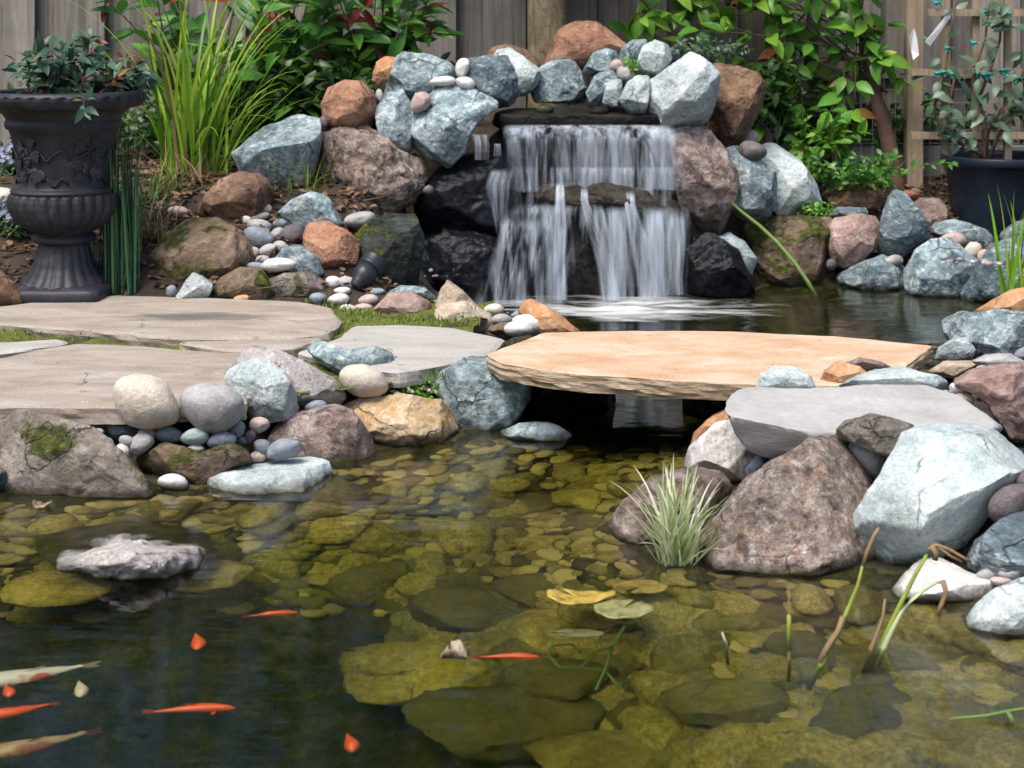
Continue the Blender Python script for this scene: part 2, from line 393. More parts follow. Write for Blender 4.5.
def flagmat(name, a, b, c, stain, streak=(1.0, 3.0), cracks=0.0, blot=None):
    k = NT(name)
    tc = k.n('TexCoord').outputs['Object']
    v = k.n('Mapping', Vector=tc, Rotation=(0, 0, 0.12), Scale=(streak[0], streak[1], 12)).outputs[0]
    n1 = k.noise(v, 3.2, 9, 0.66, 0.5)
    col = k.ramp(n1, [(0.3, a), (0.5, b), (0.7, c)])
    n2 = k.noise(tc, 5.0, 7, 0.6, 1.0)
    col = k.mix(k.mr(n2, 0.58, 0.72, 0, 0.75), col, stain)
    fine = k.noise(tc, 130, 6, 0.78)
    val = k.mr(fine, 0.33, 0.67, 0.76, 1.2)
    spots = k.mr(k.noise(tc, 34, 5, 0.6), 0.66, 0.70, 0, 0.6)
    col = k.mix(spots, col, tuple(q*0.35 for q in a))
    col = k.mix(1.0, col, k.n('CombineColor', Red=val, Green=val, Blue=val).outputs[0], 'MULTIPLY')
    h = k.math('ADD', k.math('MULTIPLY', n1, 1.0), k.math('MULTIPLY', fine, 0.12))
    if blot:                                # a weathered dark stain on this stone
        d = k.n('VectorMath', {'operation': 'LENGTH'}, _0=k.n('Mapping', Vector=k.n('NewGeometry').outputs['Position'], Location=(-blot[0]/blot[2], -blot[1]/blot[3], 0), Scale=(1/blot[2], 1/blot[3], 0)).outputs[0]).outputs['Value']
        bl = k.mr(k.math('ADD', d, k.math('MULTIPLY', k.noise(v, 7, 6, .7), 1.6)), 1.75, 1.25, 0, .75)
        col = k.mix(bl, col, (0.075, 0.068, 0.066))
    if cracks:                              # hairline cracks that come and go
        wv = k.n('VectorMath', {'operation': 'ADD'}, _0=tc, _1=k.n('VectorMath', {'operation': 'SCALE'}, _0=k.n('TexNoise', Vector=tc, Scale=9.0, Detail=7, Roughness=.65).outputs['Color'], Scale=0.22).outputs[0]).outputs[0]
        ve = k.n('TexVoronoi', {'feature': 'DISTANCE_TO_EDGE'}, Vector=k.n('Mapping', Vector=wv, Scale=(1, 1.6, 0)).outputs[0], Scale=2.1).outputs['Distance']
        cm = k.math('MULTIPLY', k.mr(ve, 0.007, 0.002), k.mr(k.noise(tc, 3.7, 2), 0.55, 0.62))
        col = k.mix(k.math('MULTIPLY', cm, cracks), col, (0.05, 0.042, 0.03))
        h = k.math('SUBTRACT', h, cm)
    p = k.n('BsdfPrincipled', Base_Color=col, Roughness=0.85, Normal=k.bump(h, 0.5, 0.008))
    p.inputs['Specular IOR Level'].default_value = 0.3
    return k.done(p)
M['flag'] = flagmat('flagstone', (0.21,0.175,0.145), (0.315,0.265,0.22), (0.40,0.365,0.34), (0.22,0.185,0.15), cracks=.9)
_b = G(192, 317, .165)
M['flag_stained'] = flagmat('stained_flagstone', (0.21,0.175,0.145), (0.315,0.265,0.22), (0.39,0.355,0.325), (0.22,0.185,0.15), cracks=.6, blot=(_b.x, _b.y, .26, .09))
M['flag_pale'] = flagmat('pale_flagstone', (0.28,0.26,0.24), (0.365,0.345,0.32), (0.43,0.41,0.39), (0.29,0.25,0.21), cracks=.7)
M['bridge'] = flagmat('sandstone_slab', (0.40,0.235,0.13), (0.50,0.345,0.235), (0.57,0.47,0.385), (0.50,0.285,0.15), (1.5, 2.6))
k = NT('rough_sandstone_edge')
tc = k.n('TexCoord').outputs['Object']
n1 = k.noise(k.n('Mapping', Vector=tc, Scale=(5, 5, 40)).outputs[0], 2.0, 8, 0.7, 0.8)
M['bridge_edge'] = k.done(k.n('BsdfPrincipled', Base_Color=k.ramp(n1, [(0.33, (0.13,0.085,0.05)), (0.45, (0.36,0.26,0.165)), (0.62, (0.54,0.44,0.33))]),
    Roughness=0.9, Normal=k.bump(n1, 1.0, 0.02)))

# ------------------------------------------------------------------ the ground: one sheet, hollowed out for the pond
POND = np.array([(-3.6,3.15),(-2.4,3.25),(-1.5,3.36),(-1.17,3.46),(-.80,3.50),(-.62,3.55),(-.45,3.70),(-.33,3.78),(-.147,3.92),(-.05,4.0),(.02,4.3),(.04,4.7),(.10,5.0),(.06,5.4),
    (-.10,5.75),(-.12,6.0),(.30,6.1),(.70,6.08),(.95,6.0),(1.05,6.2),(1.30,6.28),(1.60,6.25),(1.75,6.08),(1.95,5.85),(1.80,5.4),(1.42,4.95),(1.15,4.55),(.78,4.05),(.50,3.80),
    (.42,3.5),(.25,3.22),(.25,3.10),(.40,3.04),(.62,3.0),(.78,2.96),(.88,2.80),(.98,2.70),(1.25,2.5),(1.5,2.0),(1.3,1.3),(0.4,0.9),(-1.5,0.8),(-3.4,1.2)])
def sdist(x, y, poly=POND):
    d = np.full(x.shape, 1e9); ins = np.zeros(x.shape, bool)
    n = len(poly)
    for i in range(n):
        ax, ay = poly[i]; bx, by = poly[(i+1) % n]
        ex, ey = bx-ax, by-ay
        t = np.clip(((x-ax)*ex + (y-ay)*ey) / (ex*ex+ey*ey), 0, 1)
        d = np.minimum(d, np.hypot(x-ax-t*ex, y-ay-t*ey))
        c = ((ay > y) != (by > y)) & (x < (bx-ax)*(y-ay)/((by-ay) if by != ay else 1e-9) + ax)
        ins ^= c
    return np.where(ins, -d, d)
def sm(a, b, v):
    t = np.clip((v-a)/(b-a), 0, 1); return t*t*(3-2*t)
def height(x, y):
    x = np.asarray(x, float); y = np.asarray(y, float)
    sd = sdist(x, y)
    p = np.stack([x, y, np.zeros_like(x)], 1)
    z = np.minimum(0.115, -0.035 + sd*0.2 + np.maximum(sd-0.15, 0)*0.9)                                       # bank up to the terrace
    left = np.minimum(np.clip(y-5.0, 0, 3)*0.40, 0.36)*sm(-0.30, -0.62, x)
    right = np.clip(y-6.3, 0, 2)*0.38*sm(0.9, 1.2, x)
    z = z + np.minimum(left, 0.5) + np.minimum(right, 0.34)
    mound = 0.62*sm(-1.05, -0.6, x)*sm(1.2, 0.85, x)*sm(6.22, 6.50, y)
    mound2 = 0.40*sm(-1.25, -0.8, x)*sm(-0.3, -0.55, x)*sm(6.0, 6.3, y)
    mound3 = 0.30*sm(0.85, 1.0, x)*sm(1.5, 1.15, x)*sm(6.25, 6.5, y)
    z = np.where(sd > 0, np.maximum.reduce([z, mound, mound2, mound3]), z)
    z = z + fbm(p*4.5, 4, 3)*0.02*sm(0, .2, sd) + fbm(p*16, 3, 5)*0.014*sm(.1, .3, sd)
    t = np.clip(-sd, 0, 9)
    dmax = 0.14 + 0.14*sm(.5, .1, x) + 0.62*sm(0.16, -0.55, x)*sm(3.24, 2.78, y) + 0.35*sm(3.75, 4.05, y)*sm(-.1,.2,x) + 0.10*sm(2.7, 2.2, y)*sm(.45, .1, x)
    dep = 0.03 + np.minimum(t*0.75, dmax*0.75 + t*0.06) + fbm(p*3.0, 4, 9)*0.035
    return np.where(sd > 0, z, -np.maximum(dep, 0.02))
def hz(x, y): return float(height(np.array([x]), np.array([y]))[0])
xs = np.concatenate([np.linspace(-40, -3.2, 14)[:-1], np.arange(-3.2, 3.2, 0.03), np.linspace(3.2, 40, 14)])
ys = np.concatenate([np.linspace(-30, 0.7, 10)[:-1], np.arange(0.7, 7.8, 0.03), np.linspace(7.8, 90, 16)])
gx, gy = np.meshgrid(xs, ys)
gz = height(gx.ravel(), gy.ravel())
nx, ny = len(xs), len(ys)
ii = (np.arange(ny-1)[:, None]*nx + np.arange(nx-1)[None, :]).ravel()
k = NT('soil_and_leaf_litter')
pos = k.n('NewGeometry').outputs['Position']
n1 = k.noise(pos, 9, 8, 0.65); n2 = k.noise(pos, 60, 5, 0.7)
col = k.ramp(n1, [(0.3, (0.018,0.012,0.008)), (0.5, (0.045,0.03,0.02)), (0.7, (0.085,0.058,0.038))])
col = k.mix(k.mr(n2, 0.58, 0.68, 0, 0.8), col, (0.15, 0.09, 0.055))
col, wm = algae_layer(k, col, pos, 0.01)
M['soil'] = k.done(k.n('BsdfPrincipled', Base_Color=col, Roughness=0.9, Normal=k.bump(k.math('ADD', n1, n2), 0.9, 0.02)))
tag(mesh_obj('ground', np.stack([gx.ravel(), gy.ravel(), gz], 1), np.stack([ii, ii+1, ii+nx+1, ii+nx], 1), M['soil']), kind='structure')

# ------------------------------------------------------------------ the water of the pond: a closed body, clear, slightly green
k = NT('pond_water')
pos = k.n('NewGeometry').outputs['Position']
rp = k.n('Mapping', Vector=pos, Scale=(2.2, 9.0, 1)).outputs[0]
rip = k.noise(rp, 1.6, 3, 0.5, 0.3)
py_ = k.n('SeparateXYZ', _0=pos).outputs[1]
near_fall = k.mr(py_, 4.6, 5.6, 0.10, 0.25)
bmp = k.n('Bump', Height=rip, Strength=near_fall, Distance=0.02).outputs[0]
fr = k.n('Fresnel', IOR=1.33, Normal=bmp)
gl = k.n('BsdfGlossy', Color=(1,1,1), Roughness=0.075, Normal=bmp)
trn = k.n('BsdfRefraction', Color=(0.98,0.99,0.98), Roughness=0.015, IOR=1.333, Normal=bmp)
M['water'] = k.done(k.n('MixShader', _0=k.math('MULTIPLY', fr.outputs[0], 1.0), _1=trn.outputs[0], _2=gl.outputs[0]),
                    k.n('VolumeAbsorption', Color=(0.61, 0.65, 0.16), Density=2.8))
wp = [(x, y) for x, y in POND]
cen = np.mean(POND, 0)
def off_poly(poly, d):
    out = []
    n = len(poly)
    for i in range(n):
        a = np.array(poly[i-1]); b = np.array(poly[i]); c = np.array(poly[(i+1) % n])
        t = (c-a)/np.linalg.norm(c-a); nn = np.array((-t[1], t[0]))
        out.append(b + nn*d)
    return out
area = sum(POND[i-1][0]*POND[i][1]-POND[i][0]*POND[i-1][1] for i in range(len(POND)))
wo = off_poly(POND, 0.10*(1 if area < 0 else -1))
n = len(wo)
wv = [(p[0], p[1], 0.0) for p in wo] + [(p[0], p[1], -1.2) for p in wo]
wf = [tuple(range(n)), tuple(range(2*n-1, n-1, -1))] + [(i+n, (i+1) % n+n, (i+1) % n, i) for i in range(n)]
wat = tag(mesh_obj('pond_water', wv, wf, M['water'], smooth=False), kind='structure')
bm = bmesh.new(); bm.from_mesh(wat.data); bmesh.ops.recalc_face_normals(bm, faces=bm.faces); bm.to_mesh(wat.data); bm.free()

# ------------------------------------------------------------------ stones
_ico = {}
def ico(l):
    if l not in _ico:
        bm = bmesh.new(); bmesh.ops.create_icosphere(bm, subdivisions=l, radius=1.0)
        _ico[l] = (np.array([v.co[:] for v in bm.verts]), [tuple(v.index for v in f.verts) for f in bm.faces]); bm.free()
    return _ico[l]
def polar(poly):
    """radius of a star-shaped outline by angle"""
    th = np.linspace(-math.pi, math.pi, 721); R = np.full(721, 0.0); n = len(poly)
    for j, t in enumerate(th):
        c, s = math.cos(t), math.sin(t); best = 0
        for i in range(n):
            (x1, y1), (x2, y2) = poly[i], poly[(i+1) % n]
            dx, dy = x2-x1, y2-y1; det = -c*dy + s*dx
            if abs(det) < 1e-12: continue
            r = (-x1*dy + y1*dx)/det; u = (c*y1 - s*x1)/det
            if -1e-6 <= u <= 1+1e-6 and r > best: best = r
        R[j] = best
    m = R[R > 0].mean() if (R > 0).any() else 0.01
    R[R <= 0] = m*0.5
    return th, R
def stone_mesh(poly2, D, seed, lvl=5, chops=6, boxy=2.6, rough=0.03, dirv=(0,1,0), smooth_out=1.0, planes=()):
    v, f = ico(lvl)
    th, R = polar(poly2)
    kx = np.fft.rfftfreq(720, 0.5)             # round the outline off by smooth_out degrees
    R[:-1] = np.fft.irfft(np.fft.rfft(R[:-1])*np.exp(-2*(math.pi*kx*smooth_out)**2), 720)
    R[-1] = R[0]
    r = np.random.RandomState(seed)
    # turn the sphere so its poles do not line up with the view
    q = np.linalg.qr(r.randn(3, 3))[0]
    s = v @ q.T
    a = np.arctan2(s[:, 2], s[:, 0]); rr = np.hypot(s[:, 0], s[:, 2]); y = s[:, 1]
    nrm = (rr**boxy + np.abs(y)**boxy)**(1/boxy)
    rr, y = rr/nrm, y/nrm
    Rm = np.interp(a, th, R); mR = R.mean()
    p = np.stack([rr*np.cos(a)*Rm, y*D, rr*np.sin(a)*Rm], 1)
    sc = np.array([mR, D, mR])
    pn = p/sc
    def chop(nv, c):
        nonlocal pn
        nv = np.array(nv, float); nv /= np.linalg.norm(nv)
        dd = pn @ nv; lim = dd.max()*c
        o = np.maximum(dd-lim, 0)
        pn = pn - (o*0.98)[:, None]*nv
    for nv, c in planes: chop(nv, c)
    for i in range(chops):
        nv = r.randn(3); nv[1] = -abs(nv[1])*1.1 - 0.45
        if i == 0: nv = np.array([r.uniform(-.4, .4), -0.7, 0.8])
        chop(nv, r.uniform(0.66, 0.88) if chops > 2 else r.uniform(.86, .96))
    if chops > 2:
        for i in range(12):                 # many small fracture faces
            nv = r.randn(3); nv[1] = -abs(nv[1])*.8 - 0.1
            chop(nv, r.uniform(0.84, 0.95))
    p = pn*sc
    aa = np.arctan2(p[:, 2], p[:, 0]); rad = np.hypot(p[:, 0], p[:, 2])   # let the widest girth keep the outline
    b = ((aa+math.pi)/(2*math.pi)*60).astype(int) % 60
    mxr = np.zeros(60); np.maximum.at(mxr, b, rad)
    mxr = np.maximum(mxr, 1e-4); want = np.interp((np.arange(60)+.5)/60*2*math.pi-math.pi, th, R)
    fac = np.clip(want/mxr, .85, 1.35)*1.02; fac = (np.roll(fac, 1)+2*fac+np.roll(fac, -1))/4
    fa = np.interp((aa+math.pi)/(2*math.pi)*60-.5, np.arange(-1, 61), np.concatenate([fac[-1:], fac, fac[:1]]))
    p[:, 0] *= fa; p[:, 2] *= fa
    size = (mR*mR*D)**(1/3)
    off = r.rand(3)*50
    u = p/(np.linalg.norm(p, axis=1)[:, None]+1e-9)
    if rough:
        d = fbm(p/size*1.1+off, 3, seed)*0.7 + fbm(p/size*4+off, 4, seed+5, .55)*0.8
        rid = (1-np.abs(fbm(p/size*2.2+off, 3, seed+9))*2.2)
        d = d + 0.55*rid
        p = p + u*(d*rough*size)[:, None]
        if lvl >= 6:
            p = p + u*((fbm(p/size*9+off, 4, seed+3, .6)*0.5 - np.abs(fbm(p/size*6+off, 3, seed+13))*0.8)*rough*0.55*size)[:, None]
    dv = np.array(dirv); 
    out = np.stack([p[:, 0] + p[:, 1]*dv[0], p[:, 1]*dv[1], p[:, 2] + p[:, 1]*dv[2]], 1)
    return out, f
_seed = [100]
def rock(poly, Y, D, mat, label, name='boulder', cat='boulder', lvl=5, chops=6, boxy=3.0, rough=0.042, group=None, seed=None, sm_=0.6, planes=(), parent=None):
    poly = pts(poly) if isinstance(poly, str) else poly
    _seed[0] += 1
    sd = seed or _seed[0]
    cx = (min(a for a, b in poly)+max(a for a, b in poly))/2; cy = (min(b for a, b in poly)+max(b for a, b in poly))/2
    C = W(cx, cy, Y)
    s = Y/F
    p2 = [((a-cx)*s, -(b-cy)*s) for a, b in poly]
    d = C - Vector((0, 0, H)); d = d/d.y
    v, f = stone_mesh(p2, D, sd, lvl, chops, boxy, rough, (d.x, 1, d.z), sm_, planes)
    o = mesh_obj(name, v, f, M[mat], parent, True, C)
    if not parent: tag(o, label, cat, group)
    return o
def ground_Y(px, py):                   # how far off the ground shows at a pixel
    yy = np.linspace(2.3, 7.0, 471)
    zr = H - (py-HY)/F*yy; zt = height((px-512)/F*yy, yy)
    b = np.nonzero(zt >= zr)[0]
    return float(yy[b[0]]) if len(b) else 7.0
def pebble(cx, cy, rx, ry, Y, mat, label, tilt=0, name='pebble', cat='pebble', group=None, lvl=4):
    r = random.Random(int(cx*31+cy*17))
    if Y is None: Y = ground_Y(cx, cy + ry*.45)
    t = math.radians(tilt); P = []
    e = [r.uniform(-.13, .13) for _ in range(4)]
    for i in range(20):
        w = 2*math.pi*i/20
        q = 1 + e[0]*math.cos(w+e[2]*9) + e[1]*math.cos(2*w+e[3]*20) + 0.05*math.cos(3*w + e[0]*40)
        a, b = rx*q*math.cos(w), ry*q*math.sin(w)
        P.append((cx + a*math.cos(t)-b*math.sin(t), cy + a*math.sin(t)+b*math.cos(t)))
    D = (0.65*max(rx, ry)+0.35*min(rx, ry))*Y/F
    return rock(P, Y, D, mat, label, name, cat, lvl, 2, 2.2, 0.03, group, int(cx*7+cy*13)+5, 7)

# ---- stones of the left shore, front to back
rock("-12,440 0,418 12,411 32,410 60,420 95,430 120,453 150,478 172,490 184,504 180,524 90,535 20,525 -12,510", 3.56, .15, 'greybrown', 'big grey brown boulder with mossy left flank rising from the water', lvl=6, rough=.06, planes=[((.35,-.6,.75),.72),((0,-1,.1),.8)], seed=11)
rock("-40,470 -15,462 5,470 8,500 5,520 -40,520", 3.52, .08, 'dark', 'dark wet stone cut by the picture edge below the mossy grey boulder')
rock("131,461 150,448 165,441 185,446 200,452 230,440 250,450 254,461 240,474 200,487 160,484", 3.60, .09, 'mossy', 'low brown stone with mossy front under the two egg shaped boulders', lvl=6, planes=[((0,-1,-.1),.7)])
rock("190,486 205,472 240,466 290,457 318,453 329,462 334,480 320,505 280,525 220,525 185,505", 3.60, .13, 'pale', 'flat pale blue slab lying at the water edge', lvl=6, planes=[((0,-.25,1),.55)], chops=3)
rock("222,378 230,368 262,357 285,372 296,392 299,410 285,422 250,424 242,400", 3.80, .09, 'pale', 'pale blue speckled boulder right of the grey egg shaped boulder', lvl=6, planes=[((.3,-.8,.6),.72)])
rock("226,375 240,355 252,346 275,348 310,365 335,378 347,395 335,410 300,416 270,420 240,400", 3.94, .12, 'isle', 'pinkish grey ridged boulder behind the pale blue speckled one', lvl=6, planes=[((.45,-.6,.8),.7)])
rock("307,352 312,338 325,341 350,350 375,346 392,352 402,378 400,392 370,392 345,380 318,362", 4.12, .09, 'blue', 'long jagged blue stone behind the cream egg shaped boulder', lvl=6)
rock("263,445 280,420 305,410 335,403 352,410 370,435 380,458 378,474 350,482 315,480 285,468", 3.80, .10, 'mauve', 'rounded reddish brown boulder between the pale slab and the golden boulder', lvl=6, rough=.03, planes=[((.3,-.6,.8),.75)], seed=23)
rock("335,408 360,397 400,395 440,399 456,415 459,432 452,456 400,462 375,458 360,430", 3.95, .12, 'gold', 'golden angular boulder standing in the water left of the bridge', lvl=6, rough=.05, planes=[((-.2,-.7,.55),.75),((.5,-.8,.1),.75)], seed=31)
rock("424,379 440,365 470,356 490,358 515,370 531,385 529,400 512,427 500,450 465,448 450,420 440,400", 4.10, .13, 'blue', 'rugged blue boulder at the left foot of the sandstone bridge', lvl=6, rough=.05, planes=[((.1,-.6,.8),.7),((.2,-.9,-.5),.75)], seed=37)
rock("498,431 520,423 550,422 574,433 570,446 510,446", 3.98, .07, 'blue', 'small flat blue stone at water level beside the blue boulder')
rock("36,416 60,411 95,417 100,428 88,436 50,432", 3.74, .06, 'blue', 'flat blue grey stone sunk behind the mossy grey boulder', planes=[((0,-.3,1),.5)])
rock("99,421 115,417 142,432 136,440 108,441", 3.70, .05, 'blue', 'thin wedge of blue stone left of the big cream egg boulder', planes=[((0,-.4,1),.5)])
islet = rock("26,553 60,541 80,537 95,533 120,521 150,521 190,532 216,547 208,572 130,586 40,574", 3.15, .22, 'isle', 'rough whitish rock just breaking the surface of the pond', lvl=6, rough=.12, planes=[((0,-.2,1),.5)], chops=3)
islet.location.z -= 0.018
rock("112,391 118,379 135,374 150,375 166,382 180,408 179,423 150,430 130,426 116,409", 3.62, .085, 'p_tan', 'big cream egg shaped boulder on the left shore', lvl=6, chops=0, boxy=2.2, rough=.018, sm_=9)
rock("178,399 185,387 205,383 230,386 245,400 240,421 220,434 200,431 185,416", 3.62, .085, 'p_grey', 'grey egg shaped boulder right of the big cream one', lvl=6, chops=0, boxy=2.2, rough=.014, sm_=9)
rock("338,374 347,365 365,364 382,372 390,388 380,397 358,397 344,389", 3.96, .06, 'p_tan', 'cream egg shaped stone perched on the golden boulder', lvl=6, chops=0, boxy=2.15, rough=.008, sm_=9)
for cx, cy, rx, ry, mt, lab, tl in (
    (79,409,25,7,'p_white','long white pebble lying at the edge of the front flagstone',-4),
    (167,435,14,9,'p_blue','blue grey pebble directly below the big cream egg boulder',5),
    (194,437,13.5,9,'p_teal','pale teal pebble below the gap between the egg boulders',0),
    (222,440,15,8,'p_blue','dark blue grey pebble below the grey egg boulder',-12),
    (237,429,9,8,'p_blue','small slate blue pebble under the right side of the grey egg boulder',-30),
    (142,443,13,10,'p_grey','grey pebble leaning against the brown mossy stone',-35),
    (122,452,9,8,'p_white','small whitish pebble beside the point of the brown mossy stone',0),
    (128,441,8,6,'p_grey','small round grey pebble behind the whitish one',0),
    (148,434,9,6,'p_pink','small pinkish pebble tucked under the cream egg boulder',0),
    (107,442,7,5,'p_blue','blue pebble against the right flank of the mossy grey boulder',0),
    (98,433,6,5,'p_grey','tiny grey pebble below the flat blue grey stone',0),
    (196,449,9,4.5,'p_white','flat white pebble lying on the brown mossy stone',-3),
    (174,483,15,9,'p_white','white pebble half in the water in front of the brown mossy stone',0),
    (262,447,9,8,'p_blue','small dark blue pebble left of the larger blue grey one',20),
    (285,449,16,11,'p_blue','blue grey pebble at the foot of the reddish brown boulder',-10),
    (257,457,9,6,'p_tan','small tan pebble behind the flat pale blue slab',-15),
    (259,425,10,8,'p_pink','pinkish pebble under the pale blue speckled boulder',0),
    (250,437,6,6,'p_dark','dark pebble right of the grey egg boulder',0),
    (242,441,6,4,'p_blue','tiny slate pebble under the grey egg boulder',0),
    (232,420,9,6,'p_dark','dark pebble hidden in the gap under the pale blue boulder',0),
    (315,407,12,6,'p_blue','blue pebble behind the reddish brown boulder',-5),
    (424,372,13,7,'p_white','pale flat pebble in the gap left of the rugged blue boulder',-5),
    (412,383,8,5,'p_blue','small bluish pebble among weeds left of the rugged blue boulder',0)):
    yy = {315:3.86, 424:4.12, 412:4.06, 79:3.70, 174:3.53, 262:3.64, 285:3.62, 257:3.64, 259:3.68, 250:3.66, 242:3.66, 232:3.70}.get(cx, 3.64 if cy < 436 else 3.60)
    pebble(cx, cy, rx, ry, yy, mt, lab, tl)

# ---- stones of the right shore, front to back
rock("676,566 690,545 715,515 735,495 765,466 795,447 825,433 846,440 866,460 874,490 868,520 878,552 892,574 898,596 840,608 780,604 720,602 658,600 664,576", 3.12, .16, 'ochre', 'large rugged pinkish brown boulder with its foot in the water', lvl=6, rough=.06, planes=[((-.25,-.85,.4),.72),((.75,-.5,.5),.72),((.2,-.5,.9),.8)], seed=41)
rock("852,515 865,497 880,475 905,427 930,421 975,421 1000,428 1026,455 1027,470 1008,500 985,520 965,545 945,556 918,577 893,590 878,568 865,547", 3.06, .18, 'pale', 'huge pale blue green boulder with a broad sunlit face', lvl=6, rough=.03, chops=3, planes=[((-.02,-.72,.72),.56),((-.45,-.75,-.5),.66),((.5,-.6,-.6),.62)], seed=43)
rock("594,552 605,525 625,500 650,480 680,467 715,467 733,480 729,500 692,548 660,575 600,578", 3.25, .12, 'mauve', 'mauve boulder behind the tuft of striped grass', lvl=6, rough=.05, seed=47)
rock("889,592 905,572 920,558 940,557 965,570 997,581 990,600 975,618 945,622 905,612", 2.92, .10, 'white', 'cream wedge shaped stone under the pale blue green boulder', lvl=6, rough=.03)
rock("962,624 975,605 995,590 1030,574 1070,580 1070,660 1000,655 966,645", 2.77, .12, 'pale', 'pale blue stone at the lower right water edge', lvl=6, rough=.045, planes=[((-.3,-.7,.7),.7)])
rock("964,562 975,540 1000,520 1035,506 1075,520 1070,580 1000,584 972,576", 2.96, .11, 'dark', 'dark grey blue stone above the cream wedge at the right edge', lvl=6, rough=.03)
pebble(1010, 503, 25, 17, 2.97, 'p_dark', 'dark purple brown cobble wedged right of the huge pale boulder', -25, lvl=6)
pebble(1035, 480, 22, 14, 3.02, 'p_dark', 'dark cobble at the right edge above the purple brown one', -10)
pebble(986, 576, 11, 7, 2.90, 'p_grey', 'small grey pebble at the back of the cream wedge stone', 0)
pebble(1012, 574, 13, 7, 2.88, 'p_grey', 'grey pebble between the dark stone and the pale blue water edge stone', 0)
pebble(1002, 582, 11, 5, 2.86, 'p_pink', 'pinkish flat pebble behind the pale blue water edge stone', 10)
rock("846,446 860,437 876,444 890,458 884,480 868,478 852,462", 3.24, .06, 'p_grey', 'smooth grey cobble squeezed between the two largest right boulders', lvl=6, chops=0, boxy=2.2, rough=.015, sm_=9)
rock("833,433 845,420 870,414 890,417 916,426 902,445 890,458 856,446", 3.17, .08, 'greybrown', 'brown crusty stone lying in front of the long grey slab', lvl=6, rough=.06)
rock("730,405 732,389 745,384 850,386 930,383 962,395 1002,428 985,445 910,440 860,445 800,452 770,460 752,452 738,432", 3.46, .24, 'grey', 'long flat grey slab with smooth top on the right shore', lvl=6, rough=.03, chops=0, boxy=5.0, planes=[((.02,-.62,1),.40),((-.35,-1,-.35),.86)], seed=53)
rock("682,470 690,446 715,424 735,418 752,440 762,458 752,485 720,488 690,490", 3.62, .14, 'white', 'whitish rounded boulder under the left end of the long grey slab', lvl=6, rough=.03)
rock("688,452 694,432 712,416 735,404 745,420 738,450", 3.78, .08, 'orange', 'orange stone peeping out below the bridge at its right end')
rock("745,470 760,452 772,462 768,480 752,484", 3.44, .04, 'p_blue', 'small blue stone under the corner of the long grey slab', lvl=4)
rock("755,390 760,374 775,366 795,367 810,375 817,390 785,396", 3.70, .07, 'pale', 'small speckled pale blue stone on the bridge end', lvl=6, chops=2, boxy=2.3)
rock("814,390 825,370 838,361 860,366 868,374 842,392", 3.76, .06, 'orange', 'small orange brown stone right of the speckled pale blue one', lvl=6)
rock("840,364 860,357 880,361 895,368 872,374", 3.84, .05, 'mauve', 'low grey crusted stone behind the small orange brown one', lvl=6)
rock("834,388 850,377 875,369 905,367 935,374 953,383 940,392 860,394", 3.72, .10, 'pale', 'flat pale blue stone behind the long grey slab', lvl=6, planes=[((0,-.3,1),.6)])
rock("948,382 970,369 1000,365 1060,360 1065,445 1010,440 988,405 972,394", 3.52, .13, 'pink', 'rough pinkish tan boulder at the right end of the long grey slab', lvl=6, rough=.06)
pebble(962, 389, 14, 6, 3.56, 'p_white', 'bluish white pebble beside the rough pinkish tan boulder', 12)
pebble(966, 399, 10, 5, 3.50, 'p_pink', 'little pink pebble below the bluish white one', 20)
pebble(983, 371, 9, 5, 3.74, 'p_pink', 'little pink pebble behind the rough pinkish tan boulder', 0)
rock("924,374 945,360 980,360 986,368 962,380", 4.02, .08, 'tan', 'flat tan stone beside the right end of the bridge', planes=[((0,-.2,1),.4)])
rock("970,361 985,354 1010,353 1028,362 1012,371 982,370", 3.98, .07, 'p_grey', 'flat mauve grey cobble behind the rough pinkish tan boulder', lvl=6, chops=2, boxy=2.3, rough=.02)
pebble(1026, 354, 12, 7, 4.2, 'p_blue', 'blue pebble at the right edge below the craggy blue boulder', 0)
rock("934,360 939,347 950,340 966,337 976,350 970,362", 4.32, .07, 'pale', 'small pale blue stone at the far right corner of the bridge')
rock("940,331 945,318 958,310 975,312 1000,310 1040,312 1060,330 1050,362 1000,362 970,358 954,348", 4.60, .15, 'blue', 'craggy blue boulder right of the bridge end', lvl=6, rough=.06, seed=61, planes=[((-.2,-.8,.5),.7)])
rock("968,314 990,300 1010,290 1040,284 1070,290 1070,325 990,326", 4.95, .14, 'orange', 'orange sloping boulder behind the craggy blue one', lvl=6, rough=.025)

# ---- far shore of the upper pool, right of the fall
rock("735,222 760,217 800,216 830,217 835,228 829,255 827,282 815,296 755,298 748,278 750,250", 6.32, .17, 'mossy', 'large brown mossy boulder at the water left of the pink one', lvl=6, rough=.05, seed=67)
rock("828,226 835,218 855,214 876,216 881,226 872,250 862,262 845,269 832,263 828,246", 6.30, .13, 'pink', 'rounded pink boulder above the far waterline', lvl=6, rough=.04)
rock("877,250 881,220 887,197 896,189 907,194 920,210 931,230 929,242 912,252 895,262 880,259", 6.28, .12, 'dark', 'pointed dark blue stone right of the pink boulder', lvl=6, rough=.03, planes=[((-.5,-.8,.3),.72),((.6,-.75,.2),.72)])
rock("833,277 850,267 870,259 882,254 900,262 908,271 908,292 880,300 848,294", 6.22, .12, 'blue', 'low blue stone at the waterline under the pink boulder', lvl=6, rough=.04)
rock("905,270 915,250 932,240 950,237 966,250 981,262 980,282 968,300 940,306 918,302 905,288", 6.04, .14, 'blue', 'blue green peaked boulder at the far waterline', lvl=6, rough=.04, planes=[((-.5,-.75,.4),.7),((.5,-.7,.4),.75)], seed=71)
